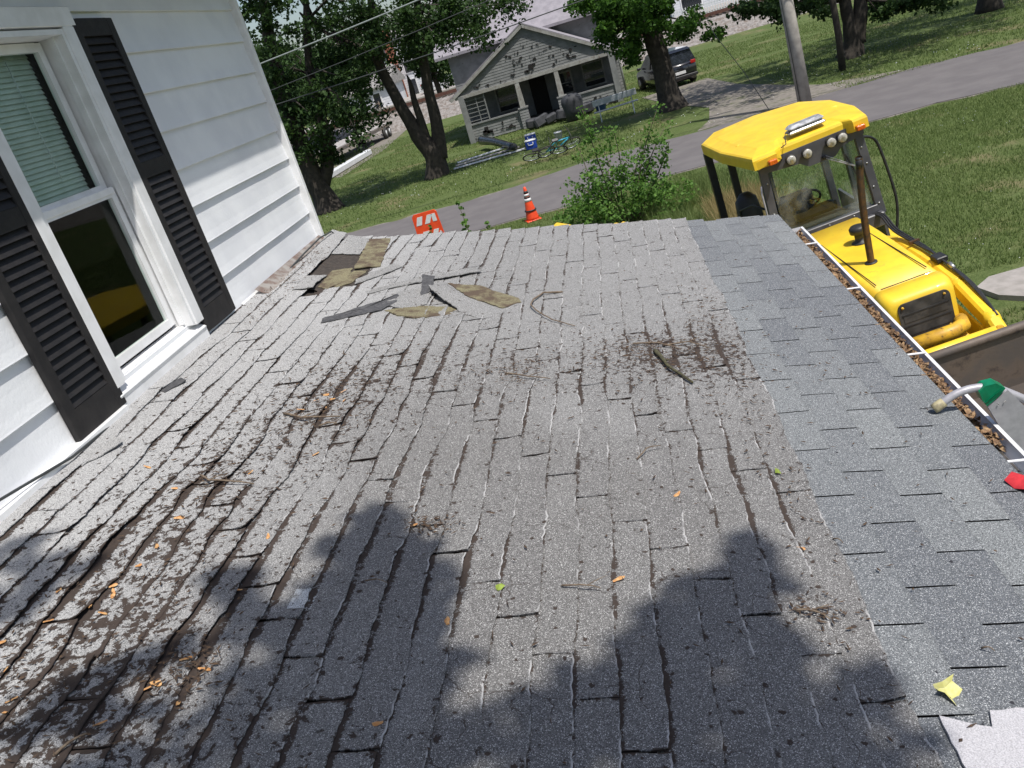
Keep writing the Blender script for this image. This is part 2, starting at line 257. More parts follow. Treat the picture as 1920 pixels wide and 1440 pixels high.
# ---------------------------------------------------------------- object helpers
ORG = {}
def tag(o, label=None, cat=None, group=None, kind=None):
    if label: o['label'] = label
    if cat: o['category'] = cat
    if group: o['group'] = group
    if kind: o['kind'] = kind
    return o
def thing(name, label, cat, loc, rot=(0, 0, 0), group=None, local=False):
    """an Empty at the thing's base; parts are given in world coordinates, or in the thing's own when local"""
    o = bpy.data.objects.new(name, None); o.empty_display_size = 0.2; COL.objects.link(o); o.location = loc; o.rotation_euler = rot
    ORG[o] = Vector((0, 0, 0)) if local else Vector(loc); return tag(o, label, cat, group)
def link_mesh(name, me, mat, parent=None, centre=True):
    o = bpy.data.objects.new(name, me); COL.objects.link(o)
    if mat is not None and not me.materials: me.materials.append(mat)
    return place(o, me, parent, centre)
def place(o, me, parent, centre=True):
    n = len(me.vertices); c = Vector((0, 0, 0))
    if centre and n:
        a = np.empty(n*3, dtype=np.float32); me.vertices.foreach_get('co', a); a = a.reshape(-1, 3)
        cc = (a.min(0)+a.max(0))/2; a = a-cc; me.vertices.foreach_set('co', a.ravel()); c = Vector(cc.tolist())
    if parent is not None: o.parent = parent; o.location = c-ORG[parent]
    else: o.location = c
    ORG[o] = c; return o
class MB:
    def __init__(s): s.v = []; s.f = []; s.sm = []
    def add(s, vs, fs, smooth=False):
        n = len(s.v); s.v += [tuple(v) for v in vs]; s.f += [tuple(i+n for i in f) for f in fs]; s.sm += [smooth]*len(fs); return s
    def box(s, c, d, rot=None, bev=0.0):
        x, y, z = d[0]/2, d[1]/2, d[2]/2
        if bev:
            e = min(bev, x*.9, y*.9, z*.9); vs = []; ring = []
            # three nested rings: bevelled in plan and at top / bottom
            def rg(xx, yy, zz, k):
                return [(xx-k, -yy, zz), (xx, -yy+k, zz), (xx, yy-k, zz), (xx-k, yy, zz), (-xx+k, yy, zz), (-xx, yy-k, zz), (-xx, -yy+k, zz), (-xx+k, -yy, zz)]
            for (q, zz) in ((e, -z), (0, -z+e), (0, z-e), (e, z)): vs += rg(x-q, y-q, zz, e)
            fs = [tuple(range(7, -1, -1)), tuple(24+i for i in range(8))]
            for r in range(3):
                for i in range(8): j = (i+1) % 8; fs.append((r*8+i, r*8+j, r*8+8+j, r*8+8+i))
        else:
            vs = [(-x, -y, -z), (x, -y, -z), (x, y, -z), (-x, y, -z), (-x, -y, z), (x, -y, z), (x, y, z), (-x, y, z)]
            fs = [(0, 3, 2, 1), (4, 5, 6, 7), (0, 1, 5, 4), (1, 2, 6, 5), (2, 3, 7, 6), (3, 0, 4, 7)]
        Mx = Matrix.Identity(3)
        if rot is not None: Mx = rot if isinstance(rot, Matrix) else Euler(rot).to_matrix()
        c = Vector(c); return s.add([Mx @ Vector(v)+c for v in vs], fs)
    def bar(s, a, b, wd, hg, up=(0, 0, 1), bev=0.0):
        a, b = Vector(a), Vector(b); d = (b-a); l = d.length; y = d.normalized(); u = Vector(up)
        if abs(y.dot(u)) > .98: u = Vector((1, 0, 0))
        x = y.cross(u).normalized(); z = x.cross(y); return s.box((a+b)/2, (wd, l, hg), Matrix((x, y, z)).transposed(), bev)
    def tube(s, pts, r, n=8, cap=True, smooth=True):
        pts = [Vector(p) for p in pts]; rs = r if isinstance(r, (list, tuple)) else [r]*len(pts); vs = []; fs = []; up = None
        for i, p in enumerate(pts):
            t = (pts[min(i+1, len(pts)-1)]-pts[max(i-1, 0)]).normalized()
            if up is None: up = Vector((0, 0, 1)) if abs(t.z) < .9 else Vector((1, 0, 0))
            x = t.cross(up).normalized(); y = x.cross(t).normalized(); up = y
            for k in range(n): a = 2*math.pi*k/n; vs.append(p+(x*math.cos(a)+y*math.sin(a))*rs[i])
        for i in range(len(pts)-1):
            for k in range(n): k2 = (k+1) % n; fs.append((i*n+k, i*n+k2, (i+1)*n+k2, (i+1)*n+k))
        if cap: fs += [tuple(range(n-1, -1, -1)), tuple((len(pts)-1)*n+k for k in range(n))]
        return s.add(vs, fs, smooth)
    def prism(s, poly, vec):
        """polygon (3D points) pushed along vec"""
        n = len(poly); vec = Vector(vec); a = [Vector(p) for p in poly]; b = [p+vec for p in a]
        nr = Vector((0, 0, 0))
        for i in range(n): nr += a[i].cross(a[(i+1) % n])
        if nr.dot(vec) > 0: fs = [tuple(range(n-1, -1, -1)), tuple(range(n, 2*n))]+[(i, (i+1) % n, n+(i+1) % n, n+i) for i in range(n)]
        else: fs = [tuple(range(n)), tuple(range(2*n-1, n-1, -1))]+[((i+1) % n, i, n+i, n+(i+1) % n) for i in range(n)]
        return s.add(a+b, fs)
    def lathe(s, prof, c, n=20, axis='z', rot=None):
        vs = []; fs = []; c = Vector(c); Mx = Matrix.Identity(3) if rot is None else (rot if isinstance(rot, Matrix) else Euler(rot).to_matrix())
        for (r, z) in prof:
            for k in range(n):
                a = 2*math.pi*k/n; v = Vector((r*math.cos(a), r*math.sin(a), z))
                if axis == 'x': v = Vector((v.z, v.x, v.y))
                if axis == 'y': v = Vector((v.y, v.z, v.x))
                vs.append(Mx @ v+c)
        for i in range(len(prof)-1):
            for k in range(n): k2 = (k+1) % n; fs.append((i*n+k, i*n+k2, (i+1)*n+k2, (i+1)*n+k))
        fs += [tuple(range(n-1, -1, -1)), tuple((len(prof)-1)*n+k for k in range(n))]
        return s.add(vs, fs, True)
    def rings(s, rings, close=True, smooth=True):
        n = len(rings[0]); vs = [p for r in rings for p in r]; fs = []
        for i in range(len(rings)-1):
            for k in range(n): k2 = (k+1) % n; fs.append((i*n+k, i*n+k2, (i+1)*n+k2, (i+1)*n+k))
        if close: fs += [tuple(range(n-1, -1, -1)), tuple((len(rings)-1)*n+k for k in range(n))]
        return s.add(vs, fs, smooth)
    def build(s, name, mat, parent=None, label=None, kind=None, cat=None, group=None):
        me = bpy.data.meshes.new(name); me.from_pydata(s.v, [], s.f); me.polygons.foreach_set('use_smooth', s.sm)
        me.update(); o = link_mesh(name, me, M[mat] if isinstance(mat, str) else mat, parent); return tag(o, label, cat, group, kind)
def np_mesh(name, verts, faces, mat, attrs=None, fattrs=None, smooth=False):
    me = bpy.data.meshes.new(name); nv = len(verts); nf = len(faces); k = faces.shape[1]
    me.vertices.add(nv); me.vertices.foreach_set('co', verts.astype(np.float32).ravel())
    me.loops.add(nf*k); me.loops.foreach_set('vertex_index', faces.astype(np.int32).ravel())
    me.polygons.add(nf); me.polygons.foreach_set('loop_start', np.arange(0, nf*k, k, dtype=np.int32))
    if smooth: me.polygons.foreach_set('use_smooth', np.ones(nf, dtype=bool))
    me.update(calc_edges=True)
    for nm, a in (attrs or {}).items():
        if a.ndim == 2: at = me.attributes.new(nm, 'FLOAT_VECTOR', 'POINT'); at.data.foreach_set('vector', a.astype(np.float32).ravel())
        else: at = me.attributes.new(nm, 'FLOAT', 'POINT'); at.data.foreach_set('value', a.astype(np.float32))
    for nm, a in (fattrs or {}).items(): at = me.attributes.new(nm, 'FLOAT', 'FACE'); at.data.foreach_set('value', a.astype(np.float32))
    me.materials.append(mat); return me
def copy_tree(o, loc=None, rot=None, label=None, parent=None):
    c = o.copy(); COL.objects.link(c); ORG[c] = ORG.get(o, Vector())
    if parent is not None: c.parent = parent
    if loc is not None: c.location = loc
    if rot is not None: c.rotation_euler = rot
    if label: c['label'] = label
    for ch in list(o.children): copy_tree(ch, parent=c)
    return c

# ---------------------------------------------------------------- ground, street, drive
g = MB(); g.add([(-700, -100, 0), (700, -100, 0), (700, 900, 0), (-700, 900, 0)], [(0, 1, 2, 3)])
g.build('ground', 'lawn', kind='structure')
def sheet(name, poly, z, mat, kind='structure', **k):
    return MB().prism([(x, y, z-0.05) for x, y in poly], (0, 0, 0.05)).build(name, mat, kind=kind, **k)
far = [(-60, 27.6), (-30, 27.5), (-9.3, 27.45), (-6.5, 27.35), (-4.1, 27.5), (-2.8, 28.1), (-1.1, 28.9), (0.6, 28.85), (3.0, 28.7), (6.4, 29.1), (9.7, 29.6), (12.5, 28.9), (30, 28), (60, 27)]
near = [(60, 21.5), (30, 22.2), (9.9, 22.8), (8.0, 23.2), (6.3, 23.1), (1.3, 23.1), (-2, 22.55), (-3, 22.65), (-4.4, 22.4), (-30, 22.2), (-60, 22)]
def wob(poly, amp, step=0.5):
    out = []
    for i, (a, b) in enumerate(zip(poly, poly[1:])):
        n = max(1, int(math.dist(a, b)/step)) if abs(a[0]) < 31 and abs(b[0]) < 31 else 1
        for k in range(n): t = k/n; x = a[0]+(b[0]-a[0])*t; y = a[1]+(b[1]-a[1])*t; out.append((x, y+amp*noise.noise((x*1.7, y, 3)) + amp*.5*noise.noise((x*6, y, 9))))
    return out+[poly[-1]]
sheet('street', wob(far, 0.12)[::-1]+wob(near, 0.12)[::-1], 0.028, 'asphalt')
sheet('road_shoulder', [(x, y+0.15) for x, y in wob(far, 0.4)][::-1]+[(x, y-0.06) for x, y in wob(near, 0.3)][::-1], 0.012, 'gravel')
sheet('gravel_drive', [(2.6, 28.9), (3.2, 30.5), (3.6, 33.5), (2.4, 38), (1.6, 43), (4.8, 43.5), (5.4, 38), (6.3, 34.5), (7.2, 31.5), (9.4, 29.9), (6, 29.2)], 0.02, 'gravel')
sl_ = MB().prism([(4.0, 10.75, 0), (4.25, 11.0, 0), (6.6, 11.35, 0), (6.7, 10.45, 0), (4.35, 10.1, 0), (4.1, 10.35, 0)], (0, 0, 0.07))
sl_.build('concrete_slab', 'concrete', label='old grey concrete slab lying in the grass right of the yellow loader', cat='slab')
dirt = MB().prism([(-19.5, 50, 0), (-15.0, 46, 0), (-14.6, 55, 0), (-15.6, 68, 0), (-22, 68, 0)], (0, 0, 0.015)); dirt.build('dirt_patch', 'gravel', kind='structure')

# ---------------------------------------------------------------- our house
PITCH = R_(11.5); RD = 1.52
nrm = Vector((math.sin(PITCH), 0, math.cos(PITCH))); udir = Vector((math.cos(PITCH), 0, -math.sin(PITCH)))
P0 = Vector((0, 0, EYE))-nrm*RD
def rp2w(u, v, h=0.0): return P0+udir*u+Vector((0, v, 0))+nrm*h
def pix2roof(px, py, h=0.0):
    r = ray(px, py); t = -(RD-h)/r.dot(nrm); p = r*t; return (p.dot(udir), p.y)
WX = -2.44; CYY = 6.40           # wall plane and far corner
house = thing('white_house', 'white sided house with black shutters and a worn low porch roof beneath the window', 'house', (WX, CYY, 0))
# wall core with the window opening
WY0, WY1, WZ0, WZ1 = 3.36, 4.14, 3.66, 5.19
core = MB()
def slab(y0, y1, z0, z1, x0=WX-0.10, x1=WX-0.012): core.box(((x0+x1)/2, (y0+y1)/2, (z0+z1)/2), (x1-x0, y1-y0, z1-z0))
slab(-3.5, WY0, 0, 5.55); slab(WY1, CYY, 0, 5.55); slab(WY0, WY1, 0, WZ0); slab(WY0, WY1, WZ1, 5.55)
core.box((-6.5, CYY-0.05, 2.77), (7.9, 0.10, 5.55)); core.box((-6.5, -3.45, 2.77), (7.9, 0.10, 5.55)); core.box((-10.4, 1.45, 2.77), (0.1, 9.7, 5.55))
wall = core.build('wall', 'siding', house)
def siding_board(y0, y1, zb, h=0.215, name='siding_board'):
    # lapped board: bottom edge proud, slightly cupped and wavy
    n = max(2, int((y1-y0)/0.18)); vs = []; fs = []
    prof = [(0.0005, h+0.012), (0.006, h*0.6), (0.013, h*0.25), (0.0195, 0.012), (0.0215, 0.004), (0.0195, 0.0), (0.001, 0.004)]
    for i in range(n+1):
        y = y0+(y1-y0)*i/n; wv = 0.0016*noise.noise((y*2.3, zb*9, 1)) + 0.001*noise.noise((y*7, zb*5, 4))
        for (dx, dz) in prof: vs.append((WX+dx-0.010+(wv if dx > 0.002 else 0), y, zb+dz+0.0012*noise.noise((y*3, zb*7, 8))))
    k = len(prof)
    for i in range(n):
        for j in range(k-1): fs.append((i*k+j, i*k+j+1, (i+1)*k+j+1, (i+1)*k+j))
    fs += [tuple(range(k)), tuple(n*k+j for j in range(k-1, -1, -1))]
    b = MB().add(vs, [f[::-1] for f in fs], False); o = b.build(name, 'siding', wall); return o
zs = [3.765+0.2155*i for i in range(9)]+[3.765-0.2155]
for z in zs:
    if z < 3.6: # the lowest board is cut to the roof and bent at its far end
        siding_board(-3.4, 3.30, z); siding_board(4.22, CYY-0.012, z); continue
    if z > 5.24: siding_board(-3.4, CYY-0.012, z); continue
    siding_board(-3.4, 3.29, z); siding_board(4.225, CYY-0.012, z)
MB().box((WX+0.012, CYY+0.012, 4.55), (0.07, 0.05, 2.06), bev=0.006).build('corner_post', 'trim', house)
# curled strip of trim at the foot of the wall, seen at the far corner and at the near side
st = MB(); pts = []
for i in range(25):
    y = 4.75+1.72*i/24; k = max(0, (i-13)/11); pts.append(((WX+0.012+0.07*k*k, y, 3.57-0.045*k), (WX+0.045+0.10*k*k, y, 3.525+0.0*k)))
vs = [p for a in pts for p in a]; fs = [(2*i, 2*i+1, 2*i+3, 2*i+2) for i in range(24)]
st.add(vs+[(x-0.003, y, z-0.003) for x, y, z in vs], fs+[tuple(50+j for j in f[::-1]) for f in fs]); st.build('bottom_trim', 'trim', house, label='bent white bottom trim strip')
st = MB(); 
st.bar((WX+0.03, 0.2, 3.555), (WX+0.03, 3.28, 3.556), 0.05, 0.04, bev=0.004); st.build('bottom_trim', 'trim', house)
cb = MB().tube([(WX+0.03, 1.3, 3.60), (WX+0.05, 1.8, 3.66), (WX+0.035, 2.15, 3.645), (WX+0.045, 2.5, 3.60), (WX+0.07, 2.8, 3.565), (WX+0.05, 3.1, 3.55)], 0.006, 6)
cb.build('loose_cable', 'wire', house)
cb = MB().tube([(WX+0.05, 5.2, 3.54), (WX+0.07, 5.5, 3.555), (WX+0.09, 5.8, 3.58), (WX+0.11, 6.15, 3.60), (WX+0.13, 6.38, 3.585), (WX+0.14, 6.42, 3.545), (WX+0.11, 6.40, 3.52)], 0.006, 6)
cb.build('loose_cable', 'wire', house)
# window: casing, jamb, sashes, panes, sill, blind
win = MB(); XF = WX+0.028
win.box((XF-0.02, (WY1+0.045), (WZ0+WZ1)/2), (0.06, 0.09, WZ1-WZ0+0.02), bev=0.004); win.box((XF-0.02, WY0-0.035, (WZ0+WZ1)/2), (0.06, 0.07, WZ1-WZ0+0.02), bev=0.004)
win.box((XF-0.02, (WY0+WY1)/2+0.005, WZ1+0.055), (0.06, WY1-WY0+0.23, 0.09), bev=0.004)
window = win.build('window', 'trim', house, label='white double hung window')
jb = MB(); xg = WX-0.10
jb.box((WX-0.035, WY1-0.012, (WZ0+WZ1)/2), (0.13, 0.024, WZ1-WZ0)); jb.box((WX-0.035, WY0+0.012, (WZ0+WZ1)/2), (0.13, 0.024, WZ1-WZ0)); jb.box((WX-0.035, (WY0+WY1)/2, WZ1-0.012), (0.13, WY1-WY0-0.05, 0.024))
jb.box((WX-0.03, WY1-0.03, (WZ0+WZ1)/2), (0.03, 0.012, WZ1-WZ0-0.03)); jb.build('jamb', 'trim', window)
MB().box((WX-0.033, (WY0+WY1)/2, WZ0-0.028), (0.15, WY1-WY0+0.16, 0.028), (0, R_(22), 0), bev=0.004).build('sill', 'trim', window)
MB().box((WX-0.055, (WY0+WY1)/2, WZ0-0.005), (0.06, WY1-WY0-0.05, 0.035), (0, R_(6), 0), bev=0.004).build('sill', 'trim', window)
MB().box((WX+0.018, (WY0+WY1)/2, WZ0-0.085), (0.03, WY1-WY0+0.17, 0.075), bev=0.003).build('apron', 'trim', window)
gy0, gy1 = WY0+0.085, WY1-0.085
def sash(x, z0, z1, nm, mat, lab):
    a = MB(); t = 0.035
    a.box((x, gy0-0.022, (z0+z1)/2), (0.028, 0.045, z1-z0+0.08)); a.box((x, gy1+0.022, (z0+z1)/2), (0.028, 0.045, z1-z0+0.08)); a.box((x, (gy0+gy1)/2, z0-0.021), (0.0275, gy1-gy0+0.001, 0.042)); a.box((x, (gy0+gy1)/2, z1+0.021), (0.0275, gy1-gy0+0.001, 0.042))
    o = a.build('sash', mat, window, label=lab)
    p = MB().box((x-0.004, (gy0+gy1)/2, (z0+z1)/2), (0.004, gy1-gy0, z1-z0)); p.build('pane', 'glass', window)
sash(WX-0.098, 4.475, 5.12, 'u', 'trim', None); sash(WX-0.068, 3.735, 4.405, 'l', 'trim', None)
MB().box((WX-0.054, (gy0+gy1)/2, 4.437), (0.02, gy1-gy0+0.06, 0.035), bev=0.004).build('meeting_rail', 'trim', window)
for i in range(30):
    z = 4.44+i*0.0235; MB().box((WX-0.155, 3.75, z), (0.027, 0.62, 0.0012), (0, R_(66), 0)).build('blind_slat', 'blind', window) if i == 0 else None
    if i == 0: bs = bpy.data.objects['blind_slat']; bz = bs.location.copy()
    else: c = bs.copy(); COL.objects.link(c); c.location = bz+Vector((0, 0, i*0.0235))
MB().tube([(WX-0.135, 3.86, 5.1), (WX-0.136, 3.862, 4.75), (WX-0.135, 3.86, 4.55)], 0.002, 5).build('blind_wand', 'whitepl', window)
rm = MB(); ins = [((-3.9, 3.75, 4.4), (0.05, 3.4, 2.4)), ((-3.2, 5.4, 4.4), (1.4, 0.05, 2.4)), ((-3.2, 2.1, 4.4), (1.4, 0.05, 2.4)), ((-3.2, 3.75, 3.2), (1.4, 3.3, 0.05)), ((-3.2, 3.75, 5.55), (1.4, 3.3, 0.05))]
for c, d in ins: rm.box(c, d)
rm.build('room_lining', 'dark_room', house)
# shutters
def shutter(y0, y1, z0, z1):
    x = WX+0.022; fr = MB(); t = 0.062; mid = 4.475
    fr.box((x, y0+t/2, (z0+z1)/2), (0.030, t, z1-z0), bev=0.004); fr.box((x, y1-t/2, (z0+z1)/2), (0.030, t, z1-z0), bev=0.004)
    for (a, b) in ((z0, z0+0.125), (mid-0.04, mid+0.04), (z1-0.085, z1)): fr.box((x-0.0006, (y0+y1)/2, (a+b)/2), (0.0285, y1-y0-2*t+0.004, b-a))
    fr.box((x-0.013, (y0+y1)/2, (z0+z1)/2), (0.004, y1-y0-0.02, z1-z0-0.02)); o = fr.build('shutter', 'shutter', house)
    n = 0; first = None
    for (a, b, k) in ((z0+0.125, mid-0.04, 17), (mid+0.04, z1-0.085, 16)):
        for i in range(k):
            z = a+(b-a)*(i+0.5)/k
            if first is None:
                first = MB().box((x+0.001, (y0+y1)/2, z), (0.005, y1-y0-2*t, (b-a)/k*1.02), (0, R_(-27), 0)).build('slat', 'shutter', o); z0_ = z
            else: c = first.copy(); COL.objects.link(c); c.location = first.location+Vector((0, 0, z-z0_))
    return o
shutter(4.225, 4.62, 3.575, 5.235); shutter(2.925, 3.31, 3.575, 5.235)
# eave of the main roof (throws the shade across the top of the wall)
mr = MB(); mr.box((-2.27, 1.55, 5.63), (0.50, 10.3, 0.16)); mr.prism([(-2.00, -3.65, 5.711), (-2.00, -3.65, 5.76), (-6.4, -3.65, 8.3), (-11.4, -3.65, 5.76), (-11.4, -3.65, 5.711)], (0, 10.35, 0))
mr.build('main_roof', 'lavroof', house)
# porch body below the roof
pb = MB(); pb.box((-0.75, 5.95, 1.3), (3.3, 0.12, 2.6)); pb.box((0.84, 2.6, 1.3), (0.12, 6.8, 2.6)); pb.box((-0.75, -0.75, 1.3), (3.3, 0.12, 2.6)); pb.build('porch_wall', 'siding', house)
UE, UW = 1.345, -2.16
fa = MB(); q = [rp2w(UE-0.01, 0, -0.035), rp2w(UE-0.01, 0, -0.17)]
fa.prism([rp2w(UE-0.02, -1, -0.022), rp2w(UE-0.02, -1, -0.16), rp2w(UE-0.045, -1, -0.16), rp2w(UE-0.045, -1, -0.022)], (0, 7.2, 0))
fa.prism([rp2w(UE-0.05, 6.17, -0.022), rp2w(UE-0.05, 6.17, -0.15), rp2w(UW, 6.17, -0.15), rp2w(UW, 6.17, -0.022)], (0, 0.025, 0)); fa.build('fascia', 'trim', house)
# porch roof deck: local frame u (downslope), v (along the eave), h (out of the roof)
deckm = MB().box(((UE+UW)/2, 2.6, -0.0125), (UE-UW, 7.2, 0.02))
me = bpy.data.meshes.new('porch_roof'); me.from_pydata(deckm.v, [], deckm.f); me.materials.append(M['deck'])
roof = bpy.data.objects.new('porch_roof', me); COL.objects.link(roof); roof.parent = house; roof.location = P0-ORG[house]; roof.rotation_euler = (0, PITCH, 0); ORG[roof] = Vector((0, 0, 0))
roof['label'] = 'low pitched roof of worn grey shingles'

U_OLD_END = 0.675; EXO = 0.1092; NOLD = 26
ub = [U_OLD_END-EXO*(NOLD-i) for i in range(NOLD+1)]       # visible top of course i = ub[i], butt = ub[i+1]
def wav(u, v): return noise.noise((u*2.2, v*1.35, 11.3))
def reg_amp(u, v): # how badly curled the shingles are there
    return 0.6+1.3*math.exp(-((u+1.45)/0.45)**2-((v-2.1)/1.5)**2)+0.5*math.exp(-((u+0.3)/0.8)**2-((v-3.6)/0.5)**2)
def sag(u, v): return 0.007*noise.noise((u*1.1, v*0.8, 2.2))+0.004*noise.noise((u*3, v*2.2, 5.1))+0.010
def old_strip(i, v0, v1, idx):
    uu0, uu1 = ub[i], ub[i+1]; L_ = v1-v0; fine = 0.0085 if v0 < 3.2 else 0.014; nv = max(6, int(L_/fine)); vs_ = np.linspace(0, 1, nv+1)
    ts = [-0.32, 0.0, 0.3, 0.55, 0.75, 0.88, 0.96, 1.0]; nt_ = len(ts); tone = random.random()**2*0.8; tilt = random.uniform(-.001, .0015)
    c0, c1 = random.random(), random.random(); V = []; A = {'rp': [], 'ed': [], 'tp': [], 'en': []}
    off = random.uniform(-.002, .002)
    for a in vs_:
        v = v0+L_*a; de = min(a, 1-a)*L_
        am = reg_amp(uu1, v)
        disp = 0.020*am**0.6*wav(uu1*1.5, v*2.3)*1.6+0.011*am*noise.noise((uu1*2, v*6.5, 15))+0.006*noise.noise((i*3.7+idx, v*7, 3))+0.0042*noise.noise((i*5.1, v*38, 7))+0.0030*noise.noise((i*9.1, v*95, 2))+off
        lift = max(0, 0.0055*am*(0.55+1.5*noise.noise((i*0.9, v*2.6, 20.5)))); lift += 0.006*am*(c0*math.exp(-(a*L_/0.05)**2)+c1*math.exp(-((1-a)*L_/0.05)**2))
        lift = min(lift, 0.020)
        jit = 0.0018*noise.noise((i*2.3+idx*1.7, a*30, 1)); rag = 0.0035*noise.noise((v*9, i*3.3, 6)) if a in (0.0, 1.0) else 0
        for t in ts:
            u = uu0+(uu1-uu0+disp)*t if t > 0 else uu0+0.109*t
            edgev = (0.004*noise.noise((u*60, idx*7.7, i*3.1))+0.011*noise.noise((u*13, idx*2.7, i*1.1)) if (a < 1e-6 or a > 1-1e-6) else 0)
            t2 = max(t, 0); h = 0.0045+0.0042*t2+lift*t2**3+(0.004*abs(noise.noise((idx*1.3, u*9, a*2+i)))*t2*math.exp(-(de/0.06)**2))+tilt*t2+sag(u, v)+(-0.0045 if t < 0 else 0)+jit*t2
            V.append((u, v+edgev, h)); A['rp'].append((u, v, i*0.013)); A['ed'].append(max(0, (1-t))*(uu1-uu0)); A['tp'].append(max(0, t)*(uu1-uu0)); A['en'].append(de)
        # lower lip of the butt
        V.append((V[-1][0]-0.0008, V[-1][1], V[-1][2]-0.0042)); A['rp'].append((V[-1][0]+.002, v, i*0.013)); A['ed'].append(0.0); A['tp'].append(0.1); A['en'].append(de)
    k = nt_+1; F = []
    for a in range(nv):
        for b in range(k-1): F.append((a*k+b, a*k+b+1, (a+1)*k+b+1, (a+1)*k+b))
    F += [(k-1, k-2, k-3, k-4)]*0
    V = np.array(V); F = np.array(F)
    # end walls
    nb = len(V); ext = []; ef = []; src = []
    for side, a in ((0, 0), (1, nv)):
        for b in range(1, nt_):
            ext.append(V[a*k+b]-np.array([0, 0, 0.0042])); src.append(a*k+b)
        st_ = nb+(side*(nt_-1))
        for b in range(1, nt_-1):
            q_ = (a*k+b, a*k+b+1, st_+b, st_+b-1); ef.append(q_ if side == 0 else q_[::-1])
    V = np.vstack([V, np.array(ext)]); F = np.vstack([F, np.array(ef)])
    A = {kk: np.array(vv) for kk, vv in A.items()}
    A = {kk: np.concatenate([vv, vv[src]]) for kk, vv in A.items()}; A['tone'] = np.full(len(V), tone)
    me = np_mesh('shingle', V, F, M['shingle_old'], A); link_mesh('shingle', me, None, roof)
def in_hole(u, v): return False
VFAR = 6.33
idx = 0
for i in range(NOLD):
    vj = 2.89-0.152*(i-16); 
    while vj > 0.55: vj -= 0.914
    v = max(vj, 0.35); v = vj
    while v < VFAR-0.05:
        v1 = min(v+0.914, VFAR+random.uniform(-.02, .03))
        if VFAR-v1 < 0.12: v1 = VFAR+random.uniform(-.02, .03)
        v0 = max(v, 0.45)
        g0, g1 = random.uniform(.0015, .004), random.uniform(.0015, .004)
        hole = (-1.95 < (ub[i]+ub[i+1])/2 < -1.50)
        idx += 1
        if hole and v0 < 5.35 and v1 > 5.05 :
            if 5.0-v0 > 0.15: old_strip(i, v0+g0, 4.98+random.uniform(-.06, .06), idx)
            if v1 > 5.95: old_strip(i, 5.85+random.uniform(-.05, .08), v1-g1, idx)
        elif hole and 5.0 < v0 < 5.8:
            if v1-5.85 > .1: old_strip(i, 5.85+random.uniform(-.05, .08), v1-g1, idx)
        elif v1-v0 > 0.06: old_strip(i, v0+g0, v1-g1, idx)
        v = v1 if v1 < VFAR-0.1 else 99
# newer strips along the eave, three tabs each
EXN = 0.1362; un = [0.53+EXN*i for i in range(7)]; un[0] = 0.55
tones = {}
def new_strip(i, v0, ntab):
    u0 = 0.667+EXN*(i-1)-0.0; u1 = u0+EXN
    V = []; F = []; A = {'rp': [], 'ed': [], 'tp': [], 'en': [], 'tone': []}
    for t_ in range(ntab):
        a, b = v0+t_*0.308+0.0034, v0+(t_+1)*0.308-0.0034; b = min(b, VFAR-0.03)
        if b-a < 0.03: continue
        tone = 0.5+0.75*noise.noise((i*0.83+1.7, (v0+t_*0.308)*1.9, 4.4))*1.5+random.uniform(-.15, .15); tone = min(1, max(0, tone)); c0 = random.uniform(0, .002)
        n = 10; ts = [-0.3, 0, 0.35, 0.7, 0.92, 1.0]; k = len(ts)+1; nb = len(V)
        for q in range(n+1):
            v = a+(b-a)*q/n
            for t in ts+[1.0]:
                u = u0+(u1-u0)*t if t > 0 else u0+EXN*t
                low = len(A['ed']) % 1 == 0
                u += (0.0012*noise.noise((i*5, v*30, 2))) if t >= .9 else 0
                h = sag(u, v)+0.0035+(0.0045+c0)*max(t, 0)+(-.004 if t < 0 else 0); V.append([u, v, h]); A['rp'].append((u, v, i*.01)); A['ed'].append(0.05); A['tp'].append(.05); A['en'].append(.05); A['tone'].append(tone)
            V[-1][2] -= 0.0042
        for q in range(n):
            for r in range(k-1): F.append((nb+q*k+r, nb+q*k+r+1, nb+(q+1)*k+r+1, nb+(q+1)*k+r))
    if not F: return
    me = np_mesh('shingle', np.array(V), np.array(F), M['shingle_new'], {a: np.array(b) for a, b in A.items()}); o = link_mesh('shingle', me, None, roof)
for i in range(1, 6):
    v = 2.405-0.308*7+(0.152 if i % 2 == 0 else 0)+(i*2 % 3)*0.308
    while v > 0.6: v -= 0.924
    while v < VFAR-0.1: new_strip(i, v, 3); v += 0.924

M['torn'] = M['shingle_old']
